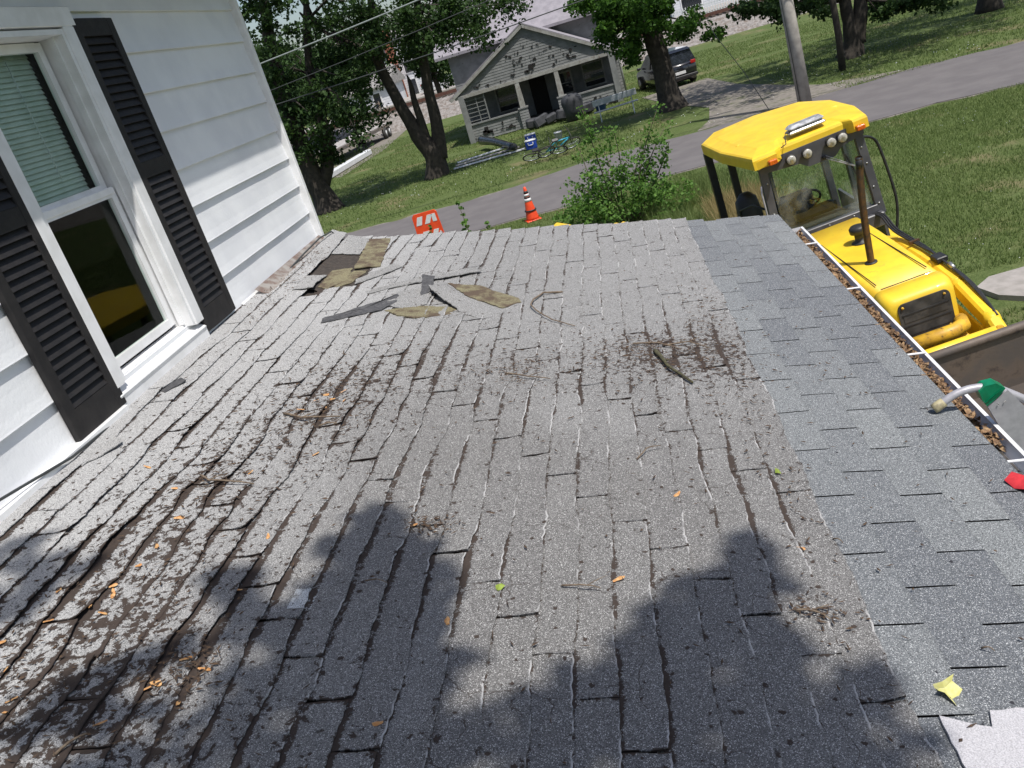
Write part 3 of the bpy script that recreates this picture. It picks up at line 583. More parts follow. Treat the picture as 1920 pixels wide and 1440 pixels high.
# ---------------------------------------------------------------- torn place near the wall, flaps and loose pieces
def w_(u, v, h): return rp2w(u, v, h)
def rag_piece(name, poly, h, mat, thick=0.004, label=None, cat=None, hs=None, parent=None, bend=None, group=None):
    """irregular sheet of roofing in roof coordinates; hs = height of each corner"""
    out = []; n = len(poly)
    for a in range(n):
        p, q = poly[a], poly[(a+1) % n]; fl_ = lambda z_: 0.016+(z_-0.016)*0.5 if z_ > 0.016 else z_
        ha = fl_(hs[a] if hs else h); hb = fl_(hs[(a+1) % n] if hs else h); st = max(1, int(math.dist(p, q)/0.025))
        for k in range(st):
            t = k/st; u = p[0]+(q[0]-p[0])*t; v = p[1]+(q[1]-p[1])*t; j = 0.006 if 0 < k else 0.0
            out.append((u+2.2*j*noise.noise((u*40, v*40, 1)), v+j*3.2*noise.noise((u*30, v*30, 9)), ha+(hb-ha)*t+(0.004*noise.noise((u*20, v*20, 3)))))
    cu = sum(p[0] for p in out)/len(out); cv = sum(p[1] for p in out)/len(out); ch = sum(p[2] for p in out)/len(out)
    vs = []; m_ = len(out)
    for ring, f in ((0, 1.0), (1, 0.66), (2, 0.33)):
        for (u, v, hh) in out: vs.append((cu+(u-cu)*f, cv+(v-cv)*f, ch+(hh-ch)*f + (0.003*noise.noise((u*30*f, v*30*f, 2)) if ring else 0)))
    vs.append((cu, cv, ch)); top = len(vs); vs2 = vs+[(u, v, hh-thick) for (u, v, hh) in vs]
    fs = []
    for r in range(2):
        for k in range(m_): k2 = (k+1) % m_; fs.append((r*m_+k, r*m_+k2, (r+1)*m_+k2, (r+1)*m_+k))
    for k in range(m_): fs.append((2*m_+k, 2*m_+(k+1) % m_, 3*m_))
    fs += [tuple(top+i for i in f[::-1]) for f in fs]+[((k+1) % m_, k, top+k, top+(k+1) % m_) for k in range(m_)]
    mb = MB()
    area = sum(out[k][0]*out[(k+1) % m_][1]-out[(k+1) % m_][0]*out[k][1] for k in range(m_))
    if area < 0: fs = [f[::-1] for f in fs]
    if parent is roof: mb.add(vs2, fs); return mb.build(name, mat, roof)
    mb.add([w_(*p) for p in vs2], fs); o = mb.build(name, mat, None, label=label, cat=cat, group=group)
    me = o.data; at = me.attributes.new('rp', 'FLOAT_VECTOR', 'POINT'); at.data.foreach_set('vector', np.array([(p[0]+.7, p[1]+3.1, 0.3) for p in vs2], dtype=np.float32).ravel())
    for nm in ('ed', 'tp', 'en'): a_ = me.attributes.new(nm, 'FLOAT', 'POINT'); a_.data.foreach_set('value', np.full(len(vs2), .05, dtype=np.float32))
    return o
rag_piece('torn_felt', [(-1.93, 5.9), (-1.70, 5.92), (-1.50, 5.85), (-1.48, 5.4), (-1.55, 5.02), (-1.72, 4.96), (-1.86, 5.04), (-1.92, 5.4)], 0.012, 'deck', parent=roof)
rag_piece('fibre_mat', [(-1.73, 6.24), (-1.56, 6.23), (-1.46, 5.45), (-1.63, 5.40)], 0.03, 'olive', 0.006, label='olive backed shingle lying upside down over the hole by the far edge', cat='shingle', hs=[.030, .028, .032, .045])
rag_piece('fibre_mat', [(-1.79, 5.42), (-1.66, 5.46), (-1.62, 5.18), (-1.70, 5.0), (-1.78, 5.05)], 0.02, 'olive', 0.005, label='torn olive fibre scrap on the left inside the roof hole', cat='shingle')
rag_piece('fibre_mat', [(-1.63, 5.38), (-1.53, 5.38), (-1.57, 5.10), (-1.66, 5.02)], 0.021, 'olive', 0.005, label='torn olive fibre scrap on the right inside the roof hole', cat='shingle')
rag_piece('shingle_scrap', [(-1.56, 5.17), (-1.37, 5.48), (-1.30, 5.40), (-1.38, 5.26), (-1.54, 5.06)], 0.03, 'torn', label='narrow pale shingle scrap at the lower edge of the roof hole', cat='shingle', hs=[.022, .04, .035, .035, .022])
rag_piece('shingle_scrap', [(-1.99, 5.02), (-1.95, 5.33), (-1.79, 5.29), (-1.80, 5.08), (-1.78, 4.96)], 0.05, 'torn', label='pale shingle curled up off the roof beside the hole nearest the wall', cat='shingle', hs=[.012, .02, .03, .06, .075])
rag_piece('shingle_scrap', [(-2.10, 5.75), (-2.09, 6.50), (-1.95, 6.42), (-1.92, 5.75), (-2.0, 5.45)], 0.05, 'torn', label='long pale shingle peeled along the wall foot at the far edge', cat='shingle', hs=[.025, .09, .06, .035, .02])
rag_piece('shingle_scrap', [(-1.92, 5.86), (-1.93, 6.38), (-1.72, 6.26), (-1.69, 5.80)], 0.035, 'torn', label='speckled square shingle piece above the roof hole at the far edge', cat='shingle', hs=[.03, .045, .03, .03])
rag_piece('shingle_scrap', [(-1.43, 4.90), (-1.13, 5.13), (-0.79, 5.28), (-0.73, 5.17), (-0.93, 5.08), (-1.08, 5.02), (-1.25, 4.95), (-1.41, 4.85)], 0.04, 'torn', label='long thin pale shingle strip lying across the roof with a squared right end', cat='shingle', hs=[.02, .035, .045, .055, .05, .045, .03, .02])
rag_piece('shingle_scrap', [(-1.56, 4.41), (-1.42, 4.50), (-1.27, 4.62), (-1.19, 4.74), (-1.17, 4.62), (-1.24, 4.50), (-1.40, 4.42), (-1.55, 4.34)], 0.05, 'torn_dark', label='dark underside of a curled shingle strip left of the big flap', cat='shingle', hs=[.025, .05, .07, .07, .05, .035, .03, .02])
rag_piece('shingle_scrap', [(-1.27, 4.60), (-1.20, 4.78), (-1.06, 4.84), (-0.98, 4.80), (-0.98, 4.56), (-1.10, 4.50)], 0.05, 'torn', label='pale shingle piece between the dark strip and the folded flap', cat='shingle', hs=[.05, .06, .065, .07, .04, .03])
rag_piece('fibre_mat', [(-1.22, 4.50), (-1.02, 4.54), (-0.84, 4.50), (-0.74, 4.42), (-0.86, 4.36), (-1.0, 4.33), (-1.12, 4.39)], 0.028, 'olive', 0.006, label='long olive backed strip under the folded flap', cat='shingle', hs=[.03, .035, .03, .02, .03, .04, .035])
rag_piece('folded_shingle', [(-1.05, 4.88), (-0.90, 4.86), (-0.42, 4.54), (-0.50, 4.40), (-0.63, 4.26), (-0.76, 4.39), (-0.95, 4.66)], 0.08, 'torn', 0.006, label='large grey shingle flap folded back with a tall curled dark corner', cat='shingle', hs=[.13, .09, .03, .02, .03, .045, .12])
rag_piece('fibre_mat', [(-0.90, 4.85), (-0.70, 4.80), (-0.45, 4.58), (-0.43, 4.52), (-0.53, 4.43), (-0.74, 4.60)], 0.08, 'olive', 0.004, label='olive fibre back of the folded flap, pointed to the right', cat='shingle', hs=[.102, .085, .045, .036, .038, .08])
rag_piece('shingle_scrap', [(-1.06, 4.90), (-0.98, 4.88), (-0.99, 4.74), (-1.04, 4.70)], 0.10, 'torn_dark', 0.006, label='curled black corner standing up between the two halves of the flap', cat='shingle', hs=[.20, .18, .08, .06])
rag_piece('shingle_scrap', [(-2.11, 3.52), (-2.03, 3.60), (-1.98, 3.55), (-2.04, 3.44)], 0.03, 'torn_dark', label='small curled dark scrap at the foot of the right shutter', cat='shingle', hs=[.012, .04, .05, .02])
rag_piece('shingle_scrap', [(-2.13, 2.82), (-2.03, 2.97), (-1.97, 2.92), (-2.05, 2.75)], 0.035, 'torn', label='small bent pale scrap at the foot of the left shutter', cat='shingle', hs=[.012, .05, .055, .02])
rag_piece('white_shingle', [(0.722, 1.475), (0.822, 1.445), (0.835, 1.49), (1.0, 1.50), (1.0, 1.0), (0.72, 1.0)], 0.028, 'white_gran', 0.006, label='bright white granule shingle with a notched end in the bottom right corner', cat='shingle')
# wall flashing and rusty debris line at the wall foot, far part
fl = MB(); n = 30; vs = []
for i in range(n+1): v = 4.95+1.4*i/n; vs += [(UW+0.0, v, 0.05), (UW+0.06+0.01*noise.noise((v*6, 1, 1)), v, 0.022), (UW+0.11+0.02*noise.noise((v*5, 4, 1)), v, 0.020+0.006*noise.noise((v*7, 2, 2)))]
fs = [(3*i+a, 3*i+a+1, 3*i+a+4, 3*i+a+3) for i in range(n) for a in (0, 1)]
fl.add(vs, fs).build('flashing', 'flash', roof, label='rusty wall flashing')
# twigs
def twig(pts, r, label, mat='twig', fork=True, h=0.014):
    P = []; 
    for k in range(len(pts)-1):
        a, b = pts[k], pts[k+1]
        for q in range(4): t = q/4; P.append((a[0]+(b[0]-a[0])*t, a[1]+(b[1]-a[1])*t))
    P.append(pts[-1]); n = len(P)
    W3 = [w_(u+0.004*noise.noise((u*30, v*30, 5)), v+0.006*noise.noise((u*20, v*20, 1)), h+sag(u, v)+0.012*math.sin(math.pi*k/n)) for k, (u, v) in enumerate(P)]
    mb = MB().tube(W3, [r*(1-0.6*k/n) for k in range(n)], 6)
    if fork:
        k = n//2; p = W3[k]; d = (W3[-1]-W3[0]).normalized(); s_ = Vector((0, 1, 0)).cross(d); 
        mb.tube([p, p+d*0.03+Vector((0.005, 0.02, 0.008)), p+d*0.05+Vector((0.01, 0.04, 0.006))], [r*.5, r*.4, r*.2], 5)
    return mb.build('twig', mat, None, label=label, cat='twig')
twig([(-0.2, 4.66), (-0.31, 4.65), (-0.36, 4.52), (-0.37, 4.43), (-0.33, 4.32), (-0.24, 4.18), (-0.12, 4.08)], 0.006, 'long thin twig curved like a hook right of the torn flap', fork=False)
twig([(0.26, 3.70), (0.28, 3.6), (0.30, 3.49), (0.39, 3.32)], 0.0125, 'thick mossy stick on the worn band near the newer shingles', 'stick')
twig([(-0.43, 3.5), (-0.32, 3.43), (-0.22, 3.41)], 0.004, 'thin twig in the litter at the middle of the worn band')
twig([(0.16, 3.80), (0.28, 3.77), (0.38, 3.70)], 0.0045, 'thin twig lying above the thick mossy stick')
twig([(0.30, 3.76), (0.42, 3.78), (0.52, 3.70)], 0.004, 'fine twig pointing right from the mossy stick')
twig([(0.12, 2.67), (0.16, 2.73), (0.21, 2.76)], 0.003, 'short curved twig on bare shingles right of centre', fork=False)
twig([(-0.13, 1.95), (-0.06, 1.93), (-0.02, 1.93)], 0.003, 'short twig crossing a joint left of the pale maple seed')
twig([(-1.51, 2.64), (-1.45, 2.58), (-1.27, 2.56)], 0.005, 'forked twig on the dark worn patch below the left shutter')
twig([(-1.36, 3.16), (-1.26, 3.09), (-1.1, 3.11)], 0.006, 'curved brown twig among the litter right of the window')
twig([(0.49, 1.84), (0.53, 1.82), (0.57, 1.80)], 0.0035, 'broken twig pieces close to the newer shingles, low right')
twig([(0.67, 2.16), (0.69, 2.13)], 0.0025, 'tiny twig on the seam of the newer shingles', fork=False)
twig([(0.9, 1.69), (0.92, 1.67)], 0.0025, 'tiny dark twig near the yellow leaf', fork=False)
twig([(-1.17, 3.03), (-1.09, 3.04)], 0.004, 'stubby twig end in the litter right of the window', fork=False)
twig([(-0.71, 1.98), (-0.64, 1.96)], 0.0025, 'thin twig lying in the soft tree shadow', fork=False)
twig([(-1.30, 1.34), (-1.25, 1.40)], 0.004, 'orange brown stalk in the bottom left corner', fork=False)
# maple seeds
seeds = [(0.03, 1.98), (0.24, 2.43), (-1.52, 1.88), (-1.61, 1.82), (-1.67, 1.96), (-1.48, 1.94), (-1.5, 1.98), (-1.18, 1.55), (-1.16, 1.57), (-1.07, 1.5), (-1.52, 1.51), (-1.51, 1.47), (-1.46, 1.85), (-1.46, 2.18), (-1.46, 2.35), (-1.57, 2.55), (-1.76, 2.72), (-1.1, 2.23), (-1.11, 2.79), (-1.16, 3.38), (-1.33, 2.66), (-1.23, 3.35), (-1.09, 1.95), (-1.61, 1.61), (-1.32, 2.65), (-1.24, 1.44), (0.57, 2.12), (-0.44, 1.8), (-0.55, 1.44), (-1.47, 2.08), (-1.70, 1.73), (-1.13, 3.28), (-1.2, 3.22), (-1.30, 3.2), (-1.05, 1.62), (-1.12, 1.66), (-1.19, 3.30), (-1.26, 3.29), (-0.62, 2.28)]
sm = MB(); vs = []
prof = [(0.0, 0.002), (0.006, 0.0045), (0.012, 0.004), (0.02, 0.006), (0.03, 0.0065), (0.038, 0.004), (0.042, 0.0)]
for (x, hw) in prof: hw *= 1.45; vs += [(x-0.02, -hw+0.010*math.sin(x*60)*0.5, 0.003+0.10*(x-0.02)**2), (x-0.02, 0.010*math.sin(x*60)*0.5, 0.006+2*(x-.02)**2), (x-0.02, hw+0.010*math.sin(x*60)*0.5, 0.003)]
fs = [(3*i+a, 3*i+a+3, 3*i+a+4, 3*i+a+1) for i in range(6) for a in (0, 1)]; sm.add(vs, fs, True)
sd0 = None; SD = []
for k, (u, v) in enumerate(seeds):
    if sd0 is None: sd0 = sm.build('maple_seed', 'seed'); sd = sd0
    else: sd = sd0.copy(); COL.objects.link(sd)
    sd.location = w_(u, v, 0.014+sag(u, v)); sd.rotation_euler = (random.uniform(-.4, .4), PITCH+random.uniform(-.3, .3), random.uniform(0, 6.28)); s_ = random.uniform(.6, .9); sd.scale = (s_, s_, s_)
    lab = 'orange winged maple seed scattered on the dark worn patch of the roof'
    if k == 0: lab = 'pale curled maple seed alone on bare shingles near bottom centre'
    if k == 1: lab = 'orange maple seed alone right of centre above the soft shadow'
    if k == 26: lab = 'small orange maple seed near the seam with the newer shingles'
    tag(sd, lab, 'seed', 'maple seeds scattered on the roof'); SD.append((u, v, sd, k))
WORDS = ['lowest', 'second', 'third', 'fourth', 'fifth', 'sixth', 'seventh', 'eighth', 'ninth', 'tenth', 'eleventh', 'twelfth', 'thirteenth', 'fourteenth', 'fifteenth', 'sixteenth', 'seventeenth', 'eighteenth', 'nineteenth', 'twentieth']
for test, place_ in ((lambda u, v: u < -1.0 and v < 1.7, 'in the bottom left corner'), (lambda u, v: u < -1.0 and 1.7 <= v < 2.2, 'on the dark worn patch below the left shutter'), (lambda u, v: u < -1.0 and 2.2 <= v < 3.0, 'on the worn patch beside the left shutter'), (lambda u, v: u < -1.0 and v >= 3.0, 'in the litter level with the window'), (lambda u, v: u >= -1.0, 'in the soft shadow left of bottom centre')):
    zone = sorted([q for q in SD if test(q[0], q[1]) and q[3] not in (0, 1, 26)], key=lambda q: q[1])
    for n_, q in enumerate(zone): q[2]['label'] = ('%s maple seed %s' % (WORDS[n_], place_)) + ('' if n_ == 0 else ', counting up')
# yellow leaf and green scraps
lv = []; prof = [0.040, 0.026, 0.050, 0.022, 0.030, 0.024, 0.012, 0.014, 0.026, 0.020, 0.048, 0.024, 0.030]
for k, r in enumerate(prof): a = 2*math.pi*(k+0.3*math.sin(k*2.1))/len(prof); lv.append((0.76+r*1.0*math.cos(a), 1.55+r*1.0*math.sin(a), 0.026+0.012*math.sin(a*2)))
vs = [w_(*p) for p in lv]+[w_(0.76, 1.55, 0.03)]; n = len(prof)
MB().add(vs, [(k, (k+1) % n, n) for k in range(n)]).build('fallen_leaf', 'yleaf', None, label='small yellow maple leaf with a brown spot on the newer shingles', cat='leaf')
def scrap(u, v, lab):
    vs = [w_(u+0.012*math.cos(a)*(0.5+random.random()), v+0.018*math.sin(a)*(0.5+random.random()), 0.022+0.006*random.random()) for a in np.linspace(0, 5.4, 7)]
    MB().add(vs+[w_(u, v, 0.03)], [(k, (k+1) % 7, 7) for k in range(7)]).build('leaf_scrap', 'gleaf', None, label=lab, cat='leaf')
scrap(0.59, 2.56, 'yellow green leaf scrap beside the seam of the newer shingles'); scrap(-0.31, 1.95, 'bright green leaf scrap alone at bottom centre')
# litter crumbs: tiny bits, one object
def crumbs():
    spots = [(-1.18, 3.3, .16, .30, 520), (-0.42, 3.52, .10, .10, 150), (0.22, 3.70, .16, .13, 420), (0.05, 3.6, .45, .22, 260), (-1.45, 2.1, .22, .9, 520), (-1.45, 2.6, .06, .06, 80), (-1.1, 1.62, .06, .06, 160), (-0.56, 2.27, .05, .03, 90), (0.52, 3.9, .10, .5, 260), (0.6, 2.9, .05, 1.0, 160), (-0.4, 2.6, .9, 1.3, 420), (-1.55, 1.6, .25, .3, 220), (0.53, 1.83, .05, .03, 60), (-2.02, 5.4, .06, .6, 300), (1.0, 3.4, .2, 1.5, 90)]
    V = []; F = []
    for (u0, v0, su, sv, n) in spots:
        for _ in range(n):
            u = random.gauss(u0, su); v = random.gauss(v0, sv)
            if u < UW+0.02 or u > UE-0.02 or v > 6.25 or v < 0.8: continue
            l = random.uniform(0.004, 0.016); ww = random.uniform(0.001, 0.004); a = random.uniform(0, 6.28); h = 0.016+sag(u, v); c, s = math.cos(a), math.sin(a); nb = len(V)
            for (x, y, z) in ((-l, 0, 0), (0, -ww, 0.001), (l, 0, random.uniform(0, .004)), (0, ww, 0), (0, 0, ww*1.4)): V.append((u+x*c-y*s, v+x*s+y*c, h+z))
            F += [(nb, nb+1, nb+4), (nb+1, nb+2, nb+4), (nb+2, nb+3, nb+4), (nb+3, nb, nb+4)]
    me = bpy.data.meshes.new('roof_litter'); V = [tuple(w_(*p)) for p in V]; me.from_pydata(V, [], F); o = link_mesh('roof_litter', me, M['crumb']); tag(o, 'brown crumbs of twig and leaf strewn over the worn shingles', 'debris', kind='stuff')
crumbs()

# ---------------------------------------------------------------- gutter
gt = MB(); zr = 2.785; xb, xr = 1.012, 1.142; Y0, Y1 = -1.0, 6.10
prof = [(xb, zr+0.015), (xb, zr-0.085), (xb+0.075, zr-0.085), (xr-0.02, zr-0.045), (xr, zr-0.02), (xr, zr), (xr-0.014, zr), (xr-0.014, zr-0.004), (xr-0.004, zr-0.004), (xr-0.004, zr-0.02), (xr-0.024, zr-0.043), (xb+0.073, zr-0.081), (xb+0.003, zr-0.081), (xb+0.003, zr+0.015)]
gt.prism([(x, Y0, z) for x, z in prof], (0, Y1-Y0, 0)); gt.box(((xb+xr)/2, Y1+0.002, zr-0.045), (0.13, 0.003, 0.09))
gut = gt.build('gutter', 'gutter', house)
for y in (0.73, 1.71, 2.69, 3.68, 4.66, 5.64):
    a = Vector((1.0, y, zr+0.016)); b = Vector((xr-0.008, y-0.005, zr+0.006)); MB().tube([a, b], 0.0055, 8).build('strap', 'gutter', gut)
MB().box((xb+0.05, 2.55, zr-0.062), (0.09, 7.05, 0.03)).build('sediment', 'gutter_in', gut)
def gutter_litter():
    V = []; F = []; C = []
    for _ in range(5200):
        y = random.uniform(-0.3, 6.05); dens = 0.5+0.5*noise.noise((y*1.8, 3, 3)) + 0.25
        if 2.55 < y < 2.85 or random.random() > dens+0.35: continue
        x = random.uniform(xb+0.012, xr-0.03); z = zr-0.045+random.uniform(0, 0.035)*(0.8+0.6*noise.noise((y*3, 7, 1)))+0.006
        l = random.uniform(.010, .026); wd = random.uniform(.004, .011); q = Euler((random.uniform(-.9, .9), random.uniform(-.9, .9), random.uniform(0, 6.28))).to_matrix(); nb = len(V); cu = random.uniform(.2, 1.0)*wd
        for p in ((-l, 0, 0), (-l*.3, -wd, cu), (l*.4, -wd*.8, cu), (l, 0, 0), (l*.4, wd*.8, cu*.6), (-l*.3, wd, cu*.6)): V.append(tuple(q @ Vector(p)+Vector((x, y, z))))
        F += [(nb, nb+1, nb+5), (nb+1, nb+2, nb+4, nb+5), (nb+2, nb+3, nb+4)]
    me = bpy.data.meshes.new('gutter_litter'); me.from_pydata(V, [], F); o = link_mesh('gutter_litter', me, M['litter']); tag(o, 'dead brown leaves and seeds clogging the gutter', 'leaves', kind='stuff')
gutter_litter()

# ---------------------------------------------------------------- ladder at the eave
lad = thing('ladder', 'aluminium ladder with green bracket and curved stand-off arm resting on the eave', 'ladder', (1.95, 2.75, 0))
foot = rp2w(*pix2roof(1748, 782), 0.02)
def arc(pts, n=6):
    out = []; P = [Vector(p) for p in pts]
    for i in range(len(P)-1):
        p0 = P[max(i-1, 0)]; p1 = P[i]; p2 = P[i+1]; p3 = P[min(i+2, len(P)-1)]
        for k in range(n):
            t = k/n; out.append(0.5*((2*p1)+(p2-p0)*t+(2*p0-5*p1+4*p2-p3)*t*t+(3*p1-p0-3*p2+p3)*t**3))
    return out+[P[-1]]
fY = foot.y
ap = [foot+Vector((0.0, 0.0, 0.012)), onY(1765, 757, fY), onY(1792, 739, fY), onY(1825, 728, fY), onY(1862, 727, fY), onY(1893, 737, fY), onY(1935, 756, fY), onY(1990, 790, fY)]
arm = MB(); A_ = arc(ap[1:], 6)
arm.tube(A_, 0.0155, 10); arm.build('stand_off_arm', 'alu', lad)
d0 = (A_[0]-A_[2]).normalized(); MB().tube([A_[0]-d0*0.012, A_[0]+d0*0.022, A_[0]+d0*0.034], [0.0185, 0.020, 0.018], 12).build('foot_pad', 'rubber_tan', lad)
br = MB(); c = onY(1858, 742, fY-0.012)
br.prism([onY(1836, 735, fY-0.025), onY(1848, 724, fY-0.025), onY(1868, 719, fY-0.025), onY(1886, 728, fY-0.025), onY(1872, 744, fY-0.025), onY(1851, 762, fY-0.025), onY(1843, 752, fY-0.025)], (0, 0.05, 0)); bo = br.build('bracket', 'green_pl', lad)
for k in range(4): MB().bar(onY(1848+k*6, 755-k*4, fY-0.028), onY(1868+k*4, 738-k*3, fY-0.028), 0.003, 0.004).build('rib', 'green_pl', bo)
rl = MB(); rl.prism([onY(1852, 762, fY-0.02), onY(1890, 731, fY-0.02), onY(1960, 800, fY-0.02), onY(2010, 950, fY-0.02), onY(1935, 905, fY-0.02), onY(1905, 850, fY-0.02)], (0, 0.028, 0)); rl.build('rail', 'alu', lad)
rl = MB(); rl.bar((1.30, 2.93, 2.6), (1.95, 2.93, 0.0), 0.03, 0.08); rl.build('rail', 'alu', lad); rl = MB(); rl.bar((1.30, 2.50, 2.6), (1.95, 2.50, 0.0), 0.03, 0.08); rl.build('rail', 'alu', lad)
for k in range(8): t = (k+0.5)/8; MB().tube([(1.30+0.65*t, 2.93, 2.6-2.6*t), (1.30+0.65*t, 2.50, 2.6-2.6*t)], 0.015, 8).build('rung', 'alu', lad)
for (a, b) in ((1884, 752), (1872, 757)): p = onY(a, b, fY-0.024); MB().lathe([(0.0025, -0.003), (0.0025, 0.0)], p, 8, 'y').build('rivet', 'bolt', lad)
# red cloth
rc = MB(); P = [(1880, 915), (1893, 905), (1912, 905), (1945, 912), (1945, 955), (1922, 938), (1900, 927)]; vs = []
for k, (x, y) in enumerate(P): u, v = pix2roof(x, y); vs.append(w_(u, v, 0.03+0.012*math.sin(k*1.7)))
u, v = pix2roof(1915, 922); n = len(vs); vs.append(w_(u, v, 0.06)); rc.add(vs, [(k, n, (k+1) % n) for k in range(n)], True); rc.build('red_rag', 'red', None, label='red cloth corner lying over the gutter edge at the right', cat='cloth')

# ---------------------------------------------------------------- yellow loader (local: a right, b away, c up)
bh = thing('backhoe_loader', 'yellow wheel loader with dark glazed cab parked just beyond the gutter', 'loader', (2.1, 8.7, 0), (0, R_(-6.5), R_(4)), local=True)
# the thing's rotation: yaw after roll
bh.rotation_mode = 'QUATERNION'; bh.rotation_quaternion = (Matrix.Rotation(R_(4), 3, 'Z') @ Matrix.Rotation(R_(-6.5), 3, 'Y')).to_quaternion()
def bhp(name, mb, mat, parent=bh, label=None): return mb.build(name, mat, parent, label=label)
# cab roof: domed slab with a deep front lip
def roof_ring(poly, c): return [(a, b, c) for a, b in poly]
base = [(-0.56, -0.10), (-0.33, -0.10), (-0.26, -0.02), (0.36, -0.02), (0.43, -0.10), (0.57, -0.10), (0.66, 0.45), (0.66, 1.15), (0.48, 1.75), (0.0, 2.02), (-0.52, 1.98), (-0.74, 1.60), (-0.70, 0.75)]
def shrink(p, k, cx=-0.03, cy=0.93): return [(cx+(a-cx)*k, cy+(b-cy)*k) for a, b in p]
rr = MB(); R1 = [roof_ring(shrink(base, .97), 2.795), roof_ring(base, 2.805), roof_ring(base, 2.895), roof_ring(shrink(base, .99), 2.918), roof_ring(shrink(base, .965), 2.930), roof_ring(shrink(base, .80), 2.950), roof_ring(shrink(base, .76), 2.958), roof_ring(shrink(base, .2), 2.972)]
rr.rings(R1, smooth=False); rf = bhp('cab_roof', rr, 'yellow')
# front recess board holding the lamps
hd = MB(); hd.prism([(-0.52, -0.035, 2.80), (-0.30, -0.035, 2.845), (0.40, -0.035, 2.85), (0.53, -0.035, 2.79), (0.53, -0.035, 2.74), (0.30, -0.03, 2.70), (0.22, -0.03, 2.63), (-0.04, -0.03, 2.63), (-0.12, -0.03, 2.69), (-0.50, -0.03, 2.73)], (0, 0.04, 0)); hdr = bhp('header_board', hd, 'cabgrey')
MB().prism([(-0.53, -0.10, 2.80), (-0.33, -0.14, 2.845), (-0.33, -0.14, 2.90), (-0.53, -0.10, 2.88)], (0, 0.1, 0)).build('roof_lip', 'yellow', rf)
for a, c in ((-0.205, 2.785), (-0.045, 2.785), (0.195, 2.80), (0.305, 2.805)):
    l = MB().lathe([(0.035, 0.03), (0.050, 0.015), (0.052, -0.03), (0.046, -0.034)], (a, -0.075, c-0.01), 20, 'y', rot=None); lo = bhp('work_lamp', l, 'black'); MB().lathe([(0.046, 0.01), (0.044, -0.004), (0.03, -0.012), (0.0, -0.015)], (a, -0.110, c-0.01), 20, 'y').build('lens', 'lamp', lo)
for a in (-0.385, 0.475):
    l = MB().box((a, -0.14, 2.835), (0.085, 0.06, 0.05), bev=0.008); bhp('marker_lamp', l, 'amber')
bc = MB().box((0.05, 0.10, 2.985), (0.37, 0.16, 0.03), (0, 0, 0), bev=0.012); bo = bhp('light_bar', bc, 'bolt')
MB().box((0.05, 0.10, 3.025), (0.36, 0.145, 0.055), bev=0.025).build('lens', 'beacon', bo)
bhp('beacon_cable', MB().tube([(-0.12, 0.02, 3.0), (-0.17, 0.0, 3.02), (-0.19, -0.03, 2.99), (-0.21, -0.09, 2.94), (-0.27, -0.12, 2.93)], 0.005, 6), 'black')
for (a, b) in ((-0.50, 0.62), (0.50, 0.62)): bhp('roof_button', MB().box((a, b, 2.945), (0.09, 0.045, 0.03), (0, 0, .3), bev=0.01), 'yellow')
bhp('roof_badge', MB().lathe([(0.07, 0), (0.066, 0.006), (0.0, 0.007)], (-0.54, 0.92, 2.935), 16, rot=Matrix.Diagonal((1, .65, 1))), 'bolt')
# front windshield frame
def post(name, pts, wd, dp, mat='cabgrey'):
    m_ = MB()
    for a, b in zip(pts, pts[1:]): m_.bar(a, b, wd, dp, up=(0, 1, 0), bev=0.006)
    return bhp(name, m_, mat)
post('pillar', [(-0.47, 0.0, 2.80), (-0.51, 0.0, 1.90)], 0.085, 0.06); post('pillar', [(0.475, 0.0, 2.78), (0.525, 0.0, 1.90)], 0.085, 0.06)
post('frame_rail', [(-0.49, 0.0, 1.975), (0.50, 0.0, 1.975)], 0.075, 0.075)
cow = MB(); cow.box((0.0, -0.035, 1.87), (1.06, 0.14, 0.14), bev=0.01); bhp('cowl', cow, 'cabgrey')
for (a, c) in ((-0.47, 2.62), (-0.485, 2.30), (-0.50, 2.05), (0.475, 2.62), (0.49, 2.45), (0.50, 2.2), (0.515, 2.02), (-0.25, 1.985), (0.0, 1.985), (0.25, 1.985)):
    bhp('bolt', MB().lathe([(0.009, -0.0), (0.008, 0.006)], (a, -0.036 if c > 2 else -0.045, c), 8, 'y', rot=Matrix.Rotation(math.pi, 3, 'Z').to_3x3() if False else None), 'bolt')
bhp('windscreen', MB().prism([(-0.43, 0.004, 2.0), (0.48, 0.004, 2.0), (0.44, 0.004, 2.74), (0.26, 0.004, 2.70), (-0.06, 0.004, 2.66), (-0.42, 0.004, 2.74)], (0, 0.006, 0)), 'cabglass')
for (a0, a1, b0, b1) in ((0.50, 0.56, 0.55, 0.62), (0.50, 0.55, 1.5, 1.42)): pass
post('pillar', [(0.55, 0.75, 2.80), (0.58, 0.78, 1.3)], 0.07, 0.07); post('pillar', [(0.52, 1.55, 2.80), (0.56, 1.6, 1.3)], 0.08, 0.07, 'cabgrey')
post('pillar', [(-0.52, 1.30, 2.80), (-0.58, 1.32, 1.2)], 0.075, 0.075, 'black'); post('pillar', [(-0.70, 1.60, 2.80), (-0.76, 1.62, 1.2)], 0.085, 0.085, 'black')
post('pillar', [(-0.10, 1.55, 2.80), (-0.12, 1.58, 1.6)], 0.07, 0.07, 'cabgrey')
bhp('side_window', MB().prism([(0.515, 0.05, 1.9), (0.555, 0.70, 1.9), (0.535, 0.70, 2.76), (0.485, 0.05, 2.76)], (0.006, 0, 0)), 'sideglass')
